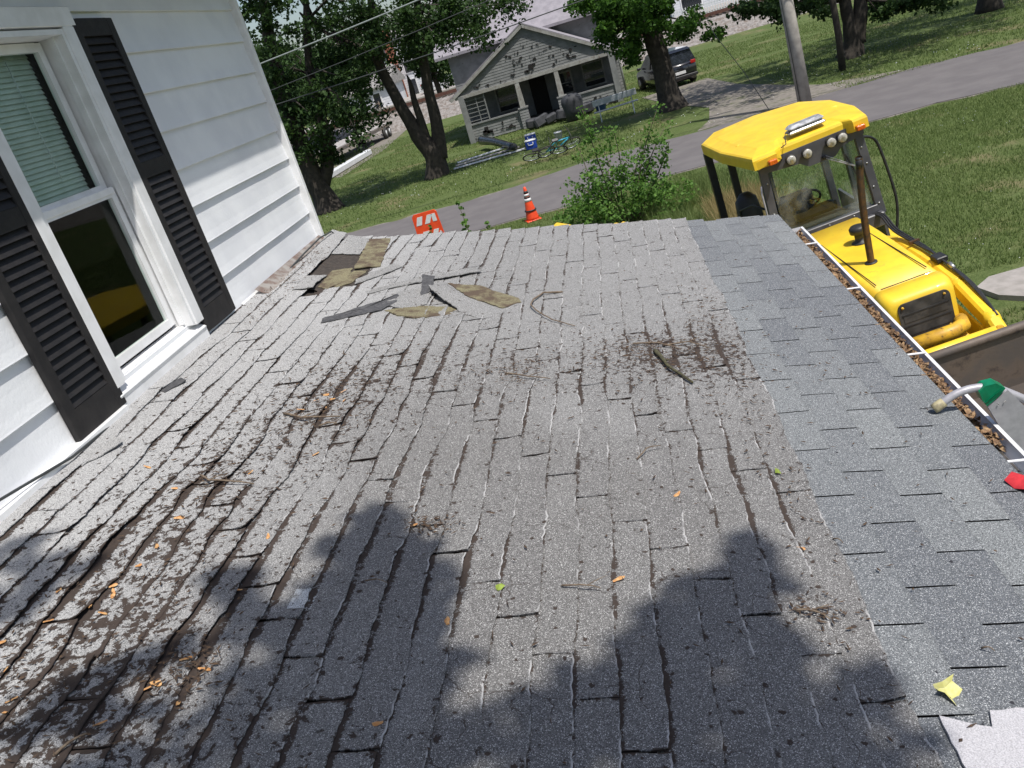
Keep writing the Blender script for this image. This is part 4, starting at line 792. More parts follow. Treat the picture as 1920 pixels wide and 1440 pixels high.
bhp('side_panel', MB().prism([(0.53, 0.0, 1.2), (0.59, 1.5, 1.2), (0.58, 1.5, 1.85), (0.525, 0.0, 1.85)], (0.03, 0, 0)), 'cabgrey'); bhp('side_panel', MB().prism([(-0.53, 0.0, 1.2), (-0.62, 1.3, 1.2), (-0.62, 1.3, 1.75), (-0.525, 0.0, 1.85)], (-0.03, 0, 0)), 'cabgrey')
ds = MB(); ds.box((0.05, 0.30, 1.93), (0.85, 0.5, 0.12), (R_(-14), 0, 0), bev=0.03); ds.box((0.02, 0.47, 2.02), (0.42, 0.16, 0.12), (R_(-20), 0, 0), bev=0.03); bhp('dashboard', ds, 'black')
sw = MB(); q = Matrix.Rotation(R_(-50), 3, 'X'); cc = Vector((-0.02, 0.62, 2.12)); ring = [cc+q @ Vector((0.175*math.cos(t), 0.175*math.sin(t), 0)) for t in np.linspace(0, 2*math.pi, 25)]
sw.tube(ring, 0.013, 7, cap=False)
for t in (0.3, 2.4, 4.6): sw.tube([cc, cc+q @ Vector((0.17*math.cos(t), 0.17*math.sin(t), 0))], 0.010, 6)
sw.tube([cc, cc+Vector((0, -0.16, -0.2))], 0.02, 8); bhp('steering_wheel', sw, 'black')
se = MB(); se.box((0.05, 1.15, 1.60), (0.46, 0.44, 0.14), bev=0.05); se.box((0.05, 1.38, 1.82), (0.44, 0.12, 0.42), (R_(-8), 0, 0), bev=0.05); bhp('seat', se, 'black')
bhp('side_bag', MB().rings([[(-0.60+0.13*math.cos(t)*k, 0.62+0.10*math.sin(t)*k, c) for t in np.linspace(0, 2*math.pi, 13)[:-1]] for c, k in ((1.95, .55), (2.0, .95), (2.2, 1.05), (2.38, .9), (2.45, .4))]), 'black', label='black rounded box beside the cab')
bhp('bracket_arm', MB().tube([(-0.54, 0.1, 2.35), (-0.60, 0.3, 2.38), (-0.70, 0.55, 2.30), (-0.72, 0.58, 2.1)], 0.012, 6), 'black')
bhp('door_handle', MB().tube([(-0.53, -0.03, 2.62), (-0.55, -0.05, 2.55), (-0.56, -0.05, 2.2), (-0.545, -0.03, 2.12)], 0.009, 6), 'alu')
bhp('grab_rail', MB().tube(arc([(0.52, 0.02, 2.70), (0.60, 0.06, 2.66), (0.665, 0.10, 2.58), (0.695, 0.10, 2.40), (0.725, 0.10, 2.05), (0.715, 0.10, 1.85), (0.66, 0.10, 1.62)], 5), 0.014, 8), 'black')
wp = MB(); wp.tube([(0.11, -0.035, 2.66), (0.37, -0.045, 2.47)], 0.006, 5); wp.tube([(0.13, -0.04, 2.675), (0.375, -0.045, 2.475)], 0.004, 5); wip = bhp('wiper', wp, 'alu')
MB().bar((0.31, -0.03, 2.62), (0.40, -0.03, 2.28), 0.012, 0.016).build('wiper_blade', 'black', wip)
MB().lathe([(0.02, -0.02), (0.018, 0.01)], (0.11, -0.04, 2.665), 10, 'y').build('wiper_hub', 'black', wip)
# hood
def hood_ring(b, hw, ct, cb, cx=-0.035, rr_=0.07, n=5):
    P = [(cx-hw, b, cb)]
    for k in range(n+1): t = math.pi/2*k/n; P.append((cx-hw+rr_*(1-math.cos(t)), b, ct-rr_+rr_*math.sin(t)))
    for k in range(n+1): t = math.pi/2*(1-k/n); P.append((cx+hw-rr_*(1-math.cos(t)), b, ct-rr_+rr_*math.sin(t)))
    P.append((cx+hw, b, cb)); return P
hb = MB(); hb.rings([hood_ring(-0.10, .325, 1.99, 1.15), hood_ring(-0.6, .32, 1.985, 1.15), hood_ring(-1.3, .30, 1.975, 1.15), hood_ring(-1.965, .275, 1.965, 1.15)]); hood = bhp('hood', hb, 'yellow')
nb_ = MB(); nb_.rings([hood_ring(-1.975, .268, 1.960, 1.15), hood_ring(-1.985, .285, 1.972, 1.15), hood_ring(-2.10, .28, 1.968, 1.15), hood_ring(-2.17, .265, 1.945, 1.2), hood_ring(-2.20, .245, 1.915, 1.22)]); nose = bhp('nose', nb_, 'yellow')
gr = MB(); cx = -0.035
def rr_poly(a0, a1, c0, c1, r, b, n=5):
    P = []
    for (ca, cc_, t0) in ((a1-r, c1-r, 0), (a0+r, c1-r, 90), (a0+r, c0+r, 180), (a1-r, c0+r, 270)):
        for k in range(n+1): t = R_(t0+90*k/n); P.append((ca+r*math.cos(t), b, cc_+r*math.sin(t)))
    return P
gr.prism(rr_poly(-0.225, 0.180, 1.47, 1.90, 0.05, -2.199), (0, -0.012, 0)); gro = bhp('grille', gr, 'grille')
for c in (1.585, 1.70, 1.80): MB().box((-0.025, -2.214, c), (0.36, 0.006, 0.012)).build('slat', 'black', gro)
for k in range(3): MB().box((-0.025, -2.213, 1.545+k*0.113), (0.34, 0.003, 0.075)).build('mesh_panel', 'grille', gro)
for (a, c) in ((-0.19, 1.87), (0.135, 1.87), (0.135, 1.60), (-0.19, 1.56)): MB().lathe([(0.011, 0.0), (0.010, 0.012)], (a, -2.224, c), 8, 'y').build('latch', 'yellow_d', gro)
for s_ in (-1, 1): MB().box((cx+s_*0.205, -1.1, 1.983), (0.007, 1.55, 0.006)).build('seam', 'chip', hood)
MB().box((cx, -1.955, 1.9685), (0.40, 0.006, 0.006)).build('seam', 'chip', hood)
bhp('exhaust_stack', MB().tube(arc([(-0.08, -1.35, 1.96), (-0.055, -1.35, 2.3), (-0.02, -1.35, 2.6), (0.015, -1.35, 2.82), (0.02, -1.365, 2.90)], 4), 0.030, 14, cap=False), 'exhaust')
bhp('exhaust_bore', MB().tube([(0.012, -1.35, 2.80), (0.02, -1.364, 2.893)], 0.0285, 14), 'black'); bhp('exhaust_collar', MB().lathe([(0.055, 0), (0.052, 0.012), (0.03, 0.014)], (-0.08, -1.35, 1.972), 16), 'black')
bhp('air_intake', MB().lathe([(0.085, 0.0), (0.075, 0.012), (0.045, 0.02), (0.043, 0.085), (0.075, 0.10), (0.078, 0.145), (0.06, 0.165), (0.0, 0.17)], (0.035, -0.80, 1.98), 20), 'black')
bm = MB().tube([(-0.24, -2.34, 1.60), (0.10, -2.34, 1.60), (0.19, -2.30, 1.60), (0.215, -2.2, 1.60)], 0.058, 12); bhp('bumper', bm, 'yellow_d')
bhp('bumper_plate', MB().box((-0.03, -2.24, 1.49), (0.5, 0.16, 0.06), bev=0.01), 'yellow_d')
# loader arms, torque tube, bucket
for s_, a in ((1, 0.43), (-1, -0.50)):
    am_ = MB(); pts = [(a+0.04*s_, 0.15, 1.55), (a+0.03*s_, -0.5, 1.70), (a, -1.35, 1.71), (a, -1.75, 1.66), (a-0.01*s_, -2.25, 1.53), (a-0.02*s_, -2.45, 1.42)]
    for p, q_ in zip(pts, pts[1:]): am_.bar(p, q_, 0.10, 0.15, bev=0.02)
    for p in pts[1:-1]: am_.lathe([(0.073, -0.049), (0.073, 0.049)], p, 14, 'x')
    ao = bhp('loader_arm', am_, 'yellow')
    MB().tube([(a-0.1*s_, -0.7, 1.35), (a-0.1*s_, -1.9, 1.25)], 0.045, 10).build('lift_cylinder', 'yellow', ao)
    MB().prism([(a-0.07*s_, -1.2, 1.63), (a-0.07*s_, -2.3, 1.45), (a-0.07*s_, -2.35, 1.0), (a-0.07*s_, -1.4, 0.9)], (0.02*s_, 0, 0)).build('arm_plate', 'yellow', ao)
    MB().lathe([(0.03, -0.07), (0.034, -0.06), (0.034, 0.06), (0.03, 0.07)], (a, -2.40, 1.47), 12, 'x').build('pin', 'bolt', ao)
bhp('torque_tube', MB().tube([(-0.50, -2.58, 1.60), (0.30, -2.58, 1.60)], 0.05, 14), 'yellow')
bhp('arm_link', MB().bar((0.33, -2.58, 1.60), (0.41, -2.42, 1.49), 0.05, 0.09, bev=0.01), 'yellow_d'); bhp('arm_link', MB().bar((-0.50, -2.58, 1.60), (-0.51, -2.42, 1.47), 0.05, 0.09, bev=0.01), 'yellow_d')
hs_ = MB()
for k in range(3): hs_.tube(arc([(0.42+.02*k, 0.0, 1.93), (0.45+.02*k, -0.2, 1.93), (0.45+.02*k, -0.45, 1.84), (0.47+.015*k, -1.0, 1.81), (0.46+.015*k, -1.35, 1.82-.02*k), (0.46+.01*k, -1.9, 1.72), (0.45, -2.3, 1.58)], 5), 0.011, 6)
bhp('hydraulic_hose', hs_, 'black'); bhp('hose_clamp', MB().box((0.475, -0.85, 1.82), (0.09, 0.03, 0.03)), 'exhaust'); bhp('valve_block', MB().box((0.46, -1.38, 1.81), (0.10, 0.14, 0.05), bev=0.008), 'black'); bhp('hose_fitting', MB().tube([(0.47, -1.55, 1.80), (0.47, -1.62, 1.78)], 0.02, 8), 'bolt')
# bucket: open toward the house
bk = MB(); prof = [(-2.82, 1.70), (-2.80, 1.25), (-2.86, 1.0), (-3.02, 0.86), (-3.75, 0.80)]
inn = [(-2.84, 1.70), (-2.82, 1.26), (-2.88, 1.02), (-3.03, 0.88), (-3.75, 0.82)]
poly = [(-0.95, b, c) for b, c in prof]+[(-0.95, b, c) for b, c in inn[::-1]]; n = len(poly)
vs = poly+[(1.05, b, c) for _, b, c in poly]; kk = len(prof); fs = []
for i in range(n): j = (i+1) % n; fs.append((i, j, n+j, n+i))
for i in range(kk-1): fs.append((i, n-1-i, n-2-i, i+1)); fs.append((n+i, n+i+1, 2*n-2-i, 2*n-1-i))
bk.add(vs, fs); bko = bhp('bucket', bk, 'bucket')
MB().tube([(-0.96, -2.83, 1.715), (1.06, -2.83, 1.715)], 0.035, 10).build('lip', 'bucket', bko)
for a in (-0.96, 1.055): MB().prism([(a, b, c) for b, c in prof]+[(a, -3.2, 1.35)], (0.02, 0, 0)).build('side_plate', 'bucket', bko)
for a in (-0.45, 0.52): MB().bar((a, -2.80, 1.5), (a, -2.62, 1.55), 0.06, 0.12).build('hinge_ear', 'yellow_d', bko)
# chassis, wheels
bhp('chassis', MB().box((-0.03, -0.6, 0.95), (0.5, 3.2, 0.5), bev=0.03), 'yellow_d'); bhp('fender', MB().box((0.72, 1.0, 1.32), (0.36, 0.9, 0.05), bev=0.02), 'yellow'); bhp('fender', MB().box((-0.82, 1.0, 1.28), (0.36, 0.9, 0.05), bev=0.02), 'yellow')
def wheel(a, b, r, wdt):
    t = MB().lathe([(r*.6, -wdt/2), (r*.93, -wdt/2), (r, -wdt/2+0.04), (r, wdt/2-0.04), (r*.93, wdt/2), (r*.6, wdt/2)], (a, b, r), 28, 'x'); to = bhp('wheel', t, 'tyre')
    for k in range(20):
        an = 2*math.pi*k/20; MB_ = MB().box((a+(0.06 if k % 2 else -0.06), b+math.cos(an)*r, r+math.sin(an)*r), (wdt*.55, 0.05, 0.05), (an, 0, 0)); MB_.build('lug', 'tyre', to)
    MB().lathe([(r*.58, -wdt/2-.005), (r*.5, -wdt/4), (r*.2, -wdt/4), (r*.2, wdt/4), (r*.5, wdt/4), (r*.58, wdt/2+.005)], (a, b, r), 20, 'x').build('rim', 'yellow', to)
wheel(0.78, -1.35, 0.46, 0.30); wheel(-0.85, -1.35, 0.46, 0.30); wheel(0.80, 1.05, 0.64, 0.40); wheel(-0.90, 1.05, 0.64, 0.40)
# rear digging boom folded low to the left, only its top shows above the roof edge
# (parts given from world positions)
inv = (Matrix.Translation(bh.location) @ bh.rotation_quaternion.to_matrix().to_4x4()).inverted()
def tl(p): return inv @ Vector(p)
A0 = tl((1.6, 11.0, 1.0)); A1 = tl(onZ(1150, 432, 1.25)); A2 = tl(onZ(1070, 434, 1.25)); 
bhp('boom', MB().bar(A0, A1, 0.18, 0.22, bev=0.02), 'yellow'); bhp('dipper', MB().bar(A1, A2, 0.14, 0.16, bev=0.02), 'yellow')
q1 = [tl(onZ(x, y, 1.3)) for x, y in ((1022, 436), (1044, 417), (1070, 421), (1078, 436))]; bhp('stabiliser_pad', MB().prism(q1, tl((0, 0, -.2))-tl((0, 0, 0))), 'yellow')
q1 = [tl(onZ(x, y, 1.3)) for x, y in ((1150, 430), (1168, 415), (1186, 419), (1190, 430))]; bhp('stabiliser_pad', MB().prism(q1, tl((0, 0, -.2))-tl((0, 0, 0))), 'yellow')

# ---------------------------------------------------------------- foliage
def leaves(name, clumps, mat, size, parent=None, seed=1, squash=0.7, droop=0.3, kind=None):
    """clumps: (x,y,z, radius, count). Folded leaf blades spread in each clump"""
    r = np.random.default_rng(seed); C = []; S_ = []; LC = []
    for (x, y, z, rad, cnt) in clumps:
        d = r.normal(size=(cnt, 3)); d /= np.linalg.norm(d, axis=1)[:, None]; q = r.random(cnt)**0.55; p = d*q[:, None]*rad; p[:, 2] *= squash
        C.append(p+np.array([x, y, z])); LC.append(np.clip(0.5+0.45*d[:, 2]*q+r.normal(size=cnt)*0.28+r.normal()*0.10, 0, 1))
    if not C: return None
    C = np.vstack(C); LC = np.concatenate(LC); n = len(C); s = size*(0.6+0.8*r.random(n))
    ax = r.normal(size=(n, 3)); ax[:, 2] -= droop; ax /= np.linalg.norm(ax, axis=1)[:, None]; up = r.normal(size=(n, 3)); up[:, 2] = np.abs(up[:, 2])+0.6
    sd = np.cross(ax, up); sd /= np.linalg.norm(sd, axis=1)[:, None]; nn = np.cross(sd, ax)
    L_ = ax*s[:, None]; W_ = sd*(s*0.42)[:, None]; U_ = nn*(s*0.16)[:, None]
    V = np.stack([C-L_*0.5, C+W_+U_-L_*.05, C+L_*0.5, C-W_+U_-L_*.05], 1).reshape(-1, 3); i = np.arange(n)*4
    F = np.concatenate([np.stack([i, i+1, i+2], 1), np.stack([i, i+2, i+3], 1)]); a = np.repeat(LC, 4)
    me = np_mesh(name, V, F, M[mat], {'lc': a}); o = link_mesh(name, me, None, parent)
    if kind: o['kind'] = kind
    return o
def clump_cloud(c, rad, n, cr, cnt, seed, hollow=0.45):
    r = np.random.default_rng(seed); out = []
    for _ in range(n):
        d = r.normal(size=3); d /= np.linalg.norm(d); q = hollow+(1-hollow)*r.random(); p = Vector(c)+Vector((d[0]*rad[0]*q, d[1]*rad[1]*q, d[2]*rad[2]*q)); out.append((p.x, p.y, p.z, cr*(0.6+0.8*r.random()), int(cnt*(0.5+r.random()))))
    return out
def tree(label, base, stems, clumps, leafsize=0.13, mat='leaf', group='shade trees along the street', twigs=True, seed=3, name='shade_tree'):
    t = thing(name, label, 'tree', base, group=group); tr = MB()
    for (pts, rs) in stems:
        P = [Vector(p) for p in pts]; A = arc(P, 4); m_ = len(A); R2 = [0.86*np.interp(k/(m_-1), np.linspace(0, 1, len(rs)), rs) for k in range(m_)]
        A = [p+Vector((0.06*noise.noise((p.z, p.x, seed)), 0.06*noise.noise((p.z, p.y, seed+4)), 0)) for p in A]
        nv0 = len(tr.v); tr.tube(A, R2, 14)
        for q in range(nv0, len(tr.v)):
            x, y, z = tr.v[q]; k = min(range(len(A)), key=lambda i: (A[i]-Vector((x, y, z))).length); c_ = A[k]; d = Vector((x, y, z))-c_; f = 1+0.16*noise.noise((d.x*3+seed, d.y*3, z*0.9))+0.10*noise.noise((d.x*9, d.y*9, z*2.5)); f *= 1+0.45*max(0, 0.5-(z-base[2]))*(1 if base[2]+.5 > z else 0)
            tr.v[q] = tuple(c_+d*f)
    # branches into clumps
    rr_ = random.Random(seed); ends = [p for (pts, rs) in stems for p in pts[len(pts)//2:]]
    tw = clumps if len(clumps) < 60 else rr_.sample(clumps, 60)
    for c in tw:
        p = Vector(c[:3]); e = min(ends, key=lambda q: (Vector(q)-p).length); e = Vector(e)
        if (e-p).length > 6: continue
        mid = (e+p)/2+Vector((rr_.uniform(-.3, .3), rr_.uniform(-.3, .3), rr_.uniform(0, .5))); tr.tube([e, mid, p], [0.07, 0.04, 0.012], 5)
    tr.build('trunk', 'bark', t); leaves('crown', clumps, mat, leafsize, t, seed); return t
def pts(Y, *px): return [onY(x, y, Y) for x, y in px]
# T1 left tree
Y = 34.2; b = onZ(614, 400); b = Vector((b.x, 34.2, 0))
cl = []
def fol(lst, Y, dens, seed, cr=0.75, spreadY=1.6):
    r = random.Random(seed); out = []
    for (x, y, rx, ry, k) in lst:
        for _ in range(k):
            px, py = x+r.uniform(-1, 1)*rx, y+r.uniform(-1, 1)*ry; p = onY(px, py, Y+r.uniform(-spreadY, spreadY)); out.append((p.x, p.y, p.z, cr*r.uniform(.6, 1.3), int(dens*r.uniform(.5, 1.4))))
    return out
c1 = fol([(500, 200, 55, 60, 24), (560, 230, 70, 70, 40), (470, 60, 50, 90, 18), (560, 100, 90, 110, 32), (640, 40, 70, 80, 22), (640, 170, 45, 60, 16), (530, 300, 40, 25, 8), (650, 245, 30, 22, 6)], 34.2, 88, 5, cr=.58)
c1 += clump_cloud((-12, 33, 11), (5, 4.5, 3.5), 60, 1.0, 90, 8)
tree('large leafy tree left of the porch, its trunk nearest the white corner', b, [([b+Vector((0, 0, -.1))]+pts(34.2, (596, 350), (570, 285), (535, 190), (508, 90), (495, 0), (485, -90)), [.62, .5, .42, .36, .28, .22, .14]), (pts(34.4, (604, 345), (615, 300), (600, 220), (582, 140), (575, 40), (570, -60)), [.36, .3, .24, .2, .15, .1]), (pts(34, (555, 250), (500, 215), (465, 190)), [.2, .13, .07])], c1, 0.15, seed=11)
Y = 35.4; b = onZ(822, 328); b = Vector((b.x, 35.4, 0))
c2 = fol([(735, 40, 60, 45, 18), (830, 30, 70, 50, 30), (880, 40, 45, 34, 14), (930, 5, 40, 16, 6), (770, 90, 40, 30, 5), (700, 215, 22, 12, 3), (680, 40, 40, 60, 14), (690, 140, 18, 35, 5)], 35.0, 130, 6)
c2 += clump_cloud((-7.5, 34, 11.5), (5, 4.5, 3.2), 60, 1.0, 90, 9)
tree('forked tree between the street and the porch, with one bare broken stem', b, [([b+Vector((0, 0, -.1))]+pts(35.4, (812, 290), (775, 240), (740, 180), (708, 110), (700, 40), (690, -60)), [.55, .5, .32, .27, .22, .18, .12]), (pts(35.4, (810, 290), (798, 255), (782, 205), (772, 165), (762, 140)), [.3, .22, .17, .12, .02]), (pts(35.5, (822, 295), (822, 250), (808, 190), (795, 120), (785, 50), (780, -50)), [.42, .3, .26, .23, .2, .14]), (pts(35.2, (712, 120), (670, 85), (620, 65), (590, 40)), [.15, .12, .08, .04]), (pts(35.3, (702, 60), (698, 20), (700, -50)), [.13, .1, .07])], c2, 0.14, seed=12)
b = onZ(1262, 203); b = Vector((b.x, 36.0, 0))
c3 = fol([(1160, 50, 34, 45, 44), (1195, 25, 50, 30, 34), (1178, 95, 10, 20, 6), (1140, 55, 16, 18, 6), (1290, 40, 40, 25, 12), (1335, 62, 18, 8, 4), (1270, 75, 16, 14, 5), (1185, 95, 14, 16, 5), (1230, 20, 40, 30, 12), (1120, 12, 40, 20, 14), (1060, 4, 40, 8, 4)], 35.4, 75, 7, cr=.42)
c3 += clump_cloud((2.5, 34.5, 9.5), (5.5, 5, 3.0), 70, 1.0, 90, 10)
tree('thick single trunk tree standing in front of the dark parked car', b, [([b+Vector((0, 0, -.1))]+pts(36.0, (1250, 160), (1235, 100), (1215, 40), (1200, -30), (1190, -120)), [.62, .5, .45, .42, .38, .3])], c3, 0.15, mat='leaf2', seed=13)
b = onZ(1602, 112); b = Vector((b.x, 36.4, 0))
c4 = fol([(1430, 12, 45, 14, 12), (1500, 10, 45, 15, 13), (1398, 20, 10, 14, 3), (1690, 12, 45, 16, 12), (1655, 28, 12, 12, 3), (1475, 30, 14, 10, 3), (1740, 0, 30, 12, 6)], 36.0, 110, 17, cr=.5, spreadY=1.2)
c4 += clump_cloud((11, 34, 9), (7.5, 6, 3.0), 170, 1.0, 110, 12)
tree('two stemmed tree beside the street behind the utility pole', b, [([b+Vector((0, 0, -.1))]+pts(36.4, (1600, 80), (1592, 40), (1586, 0), (1572, -90)), [.5, .42, .3, .27, .2]), (pts(36.4, (1606, 80), (1612, 30), (1614, 0), (1618, -80)), [.38, .33, .3, .2])], c4, 0.16, seed=14)
b = onZ(1862, 20); b = Vector((b.x, 38.9, 0))
c5 = clump_cloud((17, 38, 8.5), (6, 6, 3.2), 110, 1.0, 100, 13)
tree('tree trunk at the top right corner of the lawn', b, [([b+Vector((0, 0, -.1)), b+Vector((0, 0, 2)), b+Vector((-.4, 0, 5)), b+Vector((0, 0, 9))], [.5, .42, .35, .2])], c5, 0.17, seed=15)
# thin leaning stem next to the two stemmed tree
b = onZ(1580, 133); t = thing('wooden_post', 'thin leaning wooden post just left of the two stemmed tree', 'post', b)
MB().tube([b]+pts(b.y, (1573, 70), (1561, 0), (1548, -90)), [.13, .12, .11, .10], 10).build('shaft', 'bark', t)
# tree behind the camera whose shadow falls on the roof, and unseen ones added at right to darken the window reflection
def shade(u, v, r, n): p = rp2w(u, v, 0)+SUN*random.uniform(5.2, 6.6); return (p.x, p.y, p.z, r, n)
shadow_px = [(700, 985, .10, 60), (660, 1030, .10, 60), (740, 1040, .13, 90), (760, 1110, .14, 100), (700, 1130, .16, 130), (640, 1100, .14, 60), (740, 1200, .16, 130), (650, 1210, .14, 90), (800, 1290, .14, 100), (700, 1300, .18, 150), (620, 1330, .15, 90), (780, 1390, .17, 130), (860, 1400, .14, 90),
  (1400, 1035, .07, 55), (1400, 1080, .08, 75), (1450, 1090, .05, 22), (1390, 1130, .09, 90), (1320, 1160, .12, 90), (1260, 1190, .12, 80), (1390, 1190, .12, 110), (1440, 1220, .12, 90), (1230, 1250, .13, 110), (1330, 1260, .15, 110), (1200, 1320, .14, 110), (1290, 1340, .16, 130), (1100, 1330, .13, 80), (1380, 1380, .14, 90), (1500, 1330, .10, 40), (1570, 1300, .09, 50), (1640, 1310, .08, 50), (1560, 1400, .13, 100), (1660, 1410, .12, 90), (980, 1400, .15, 100), (1080, 1420, .16, 130), (1220, 1430, .2, 160), (1400, 1460, .2, 160), (1600, 1480, .18, 140),
  (30, 1040, .10, 40), (100, 1080, .12, 50), (20, 1130, .13, 60), (420, 1100, .09, 50), (470, 1150, .12, 70), (560, 1180, .10, 60), (330, 1230, .10, 30), (520, 1260, .13, 80), (430, 1330, .14, 90), (200, 1300, .12, 50), (300, 1400, .16, 90), (60, 1360, .15, 80), (150, 1440, .18, 110), (560, 1420, .18, 130), (440, 1450, .18, 120)]
cs = []
for (x, y, r, n) in shadow_px:
    u, v = pix2roof(x, y); cs.append(shade(u, v, r*1.15, int(n*(0.24 if y > 1200 else 0.5))))
random.seed(21)
for _ in range(70):
    u, v = random.uniform(-2.2, 0.65), random.uniform(-1.6, 1.05); cs.append(shade(u, v, random.uniform(.18, .4), 90))
bT = Vector((5.5, -4.5, 0)); cs += clump_cloud((4.2, -4.4, 9.5), (3.2, 2.2, 2.0), 50, 0.8, 90, 31)
tree('tall shade tree standing behind the house and over the roof', bT, [([bT, bT+Vector((-.3, .3, 3)), (4.4, -3.5, 6.2), (3.4, -2.6, 8.0), (1.5, -1.4, 8.8)], [.4, .33, .26, .18, .08]), ([(4.4, -3.5, 6.2), (4.6, -4, 8.5), (4.2, -4.4, 10.5)], [.22, .16, .1]), ([(3.4, -2.6, 8.0), (0.8, -2.6, 9.0), (-0.8, -1.8, 9.2)], [.12, .09, .05])], cs, 0.12, group='trees out of the picture', seed=16)
for k, (x, y) in enumerate(((17, 7), (19, 15), (15, 20.0))):
    bT = Vector((x+8, y, 0)); tree(['broad tree on the lawn right of the frame, nearest', 'broad tree on the lawn right of the frame, middle', 'broad tree beside the street right of the frame'][k], bT, [([bT, bT+Vector((0, 0, 3)), bT+Vector((.3, .2, 7))], [.4, .33, .2])], clump_cloud(bT+Vector((0, 0, 6.5)), (4, 4, 4.5), 110, 1.2, 70, 40+k), 0.24, group='trees out of the picture', seed=50+k)
# far tree masses
fr_cl = []
r = random.Random(4)
def farrow(x0, x1, y, n, z, rad): return [(r.uniform(x0, x1), y+r.uniform(-4, 4), z*r.uniform(.15, 1), rad*r.uniform(.6, 1.3), 120) for _ in range(n)]
o = leaves('distant_wood', farrow(-90, -42, 125, 90, 9, 3.5)+farrow(-60, 60, 170, 150, 11, 4)+farrow(10, 60, 118, 60, 9, 3), 'leaf', 0.9, None, 77); tag(o, 'dark green belt of trees beyond the railway and the far houses', 'wood', kind='stuff')
def bgtree(px, py, Y, h, rad, lab, seed, mat='leaf'):
    b = onY(px, py, Y); b.z = 0; tree(lab, b, [([b, b+Vector((0, 0, h*.5)), b+Vector((.2, 0, h*.8))], [.3, .25, .1])], clump_cloud(b+Vector((0, 0, h*.62)), (rad, rad, h*.40), 60, rad*.33, 90, seed), 0.26, mat, 'trees by the railway', seed=seed)
bgtree(808, 120, 78, 7, 2.2, 'green tree between the far white house and the parked white car', 61); bgtree(600, 200, 66, 8, 3.0, 'dark tree beside the railway behind the left trunk', 62); bgtree(490, 210, 60, 9, 3.6, 'dark tree beyond the white house corner, leftmost by the railway', 63); bgtree(540, 200, 74, 9, 3.2, 'dark tree by the railway between the left trunk and the corner', 64)
bgtree(665, 150, 80, 10, 3.4, 'tall dark tree behind the grey shed roof', 65)

# ---------------------------------------------------------------- shrub, weeds, grass
def shrub(label, base, stems, clumps, size, mat='shrubleaf', name='shrub', cat='shrub', group=None, seed=1):
    t = thing(name, label, cat, base, group=group); s = MB()
    for P, r_ in stems: s.tube(arc(P, 3), [np.interp(k/(len(P)*3-3), [0, 1], [r_, r_*.3]) for k in range(len(P)*3-2)], 6)
    s.build('stem', 'stem', t); leaves('foliage', clumps, mat, size, t, seed, droop=0.0); return t
YB = 19.0; r = random.Random(9)
sb = onY(1180, 420, YB); base = Vector((sb.x, YB, 0))
stems = []; cl = []
tops = [(1092, 205), (1115, 250), (1085, 275), (1150, 240), (1205, 262), (1232, 205), (1255, 265), (1175, 300), (1140, 320), (1222, 300), (1070, 345), (1100, 330), (1262, 330), (1290, 350), (1200, 350), (1082, 380), (1245, 240)]
for k, (x, y) in enumerate(tops):
    Yk = YB+r.uniform(-1.0, 1.0); top = onY(x, y, Yk); bs = onY(1180+(x-1180)*.35, 430, Yk); bs.z = 0.0; bs = Vector((base.x+(bs.x-base.x)*.5, YB, 0)); mid = bs.lerp(top, .55)+Vector((r.uniform(-.15, .15), 0, .1)); stems.append(([bs, mid, top], 0.022))
    n = 11
    for q in range(n):
        t_ = 0.35+0.65*q/(n-1); p = bs.lerp(mid, t_*2) if t_ < .5 else mid.lerp(top, t_*2-1); cl.append((p.x+r.uniform(-.12, .12), p.y+r.uniform(-.1, .1), p.z+r.uniform(-.05, .05), 0.19, 17))
for (x, y, rx, ry, n) in ((1160, 385, 90, 25, 40), (1130, 400, 70, 22, 26), (1230, 370, 50, 35, 26), (1275, 395, 40, 28, 22), (1080, 405, 30, 16, 10), (1180, 345, 50, 20, 10), (1110, 345, 30, 25, 8)):
    for _ in range(n): p = onY(x+r.uniform(-rx, rx), y+r.uniform(-ry, ry), YB+r.uniform(-1, 1)); cl.append((p.x, p.y, p.z, .26, 26))
shrub('big loose green shrub with tall thin shoots growing beyond the far roof edge', base, stems, cl, 0.075, seed=5)
def weed(x, ytop, ybot, Y, lab, dens=1.0, sz=0.06):
    tp = onY(x, ytop, Y); bs = Vector((tp.x+0.05, Y, 0)); mid = bs.lerp(tp, .6)+Vector((.04, 0, 0)); c = [(bs.lerp(tp, t).x+r.uniform(-.1, .1)*(1.1-t), Y+r.uniform(-.08, .08), bs.lerp(tp, t).z, .10*(1.35-t), int(16*dens)) for t in np.linspace(.35, 1, 14)]
    shrub(lab, bs, [([bs, mid, tp], .012)], c, sz, name='weed', cat='weed', seed=int(x))
weed(858, 380, 440, 14.0, 'slender dark weed shoot in front of the street right of the striped barrier'); weed(872, 415, 440, 14.2, 'short weed shoot at the foot of the slender weed', 1.2); weed(912, 420, 432, 15, 'small weed tuft just above the roof edge left of the cone', .8); weed(805, 425, 442, 18.5, 'low weed in front of the striped barrier', .5)
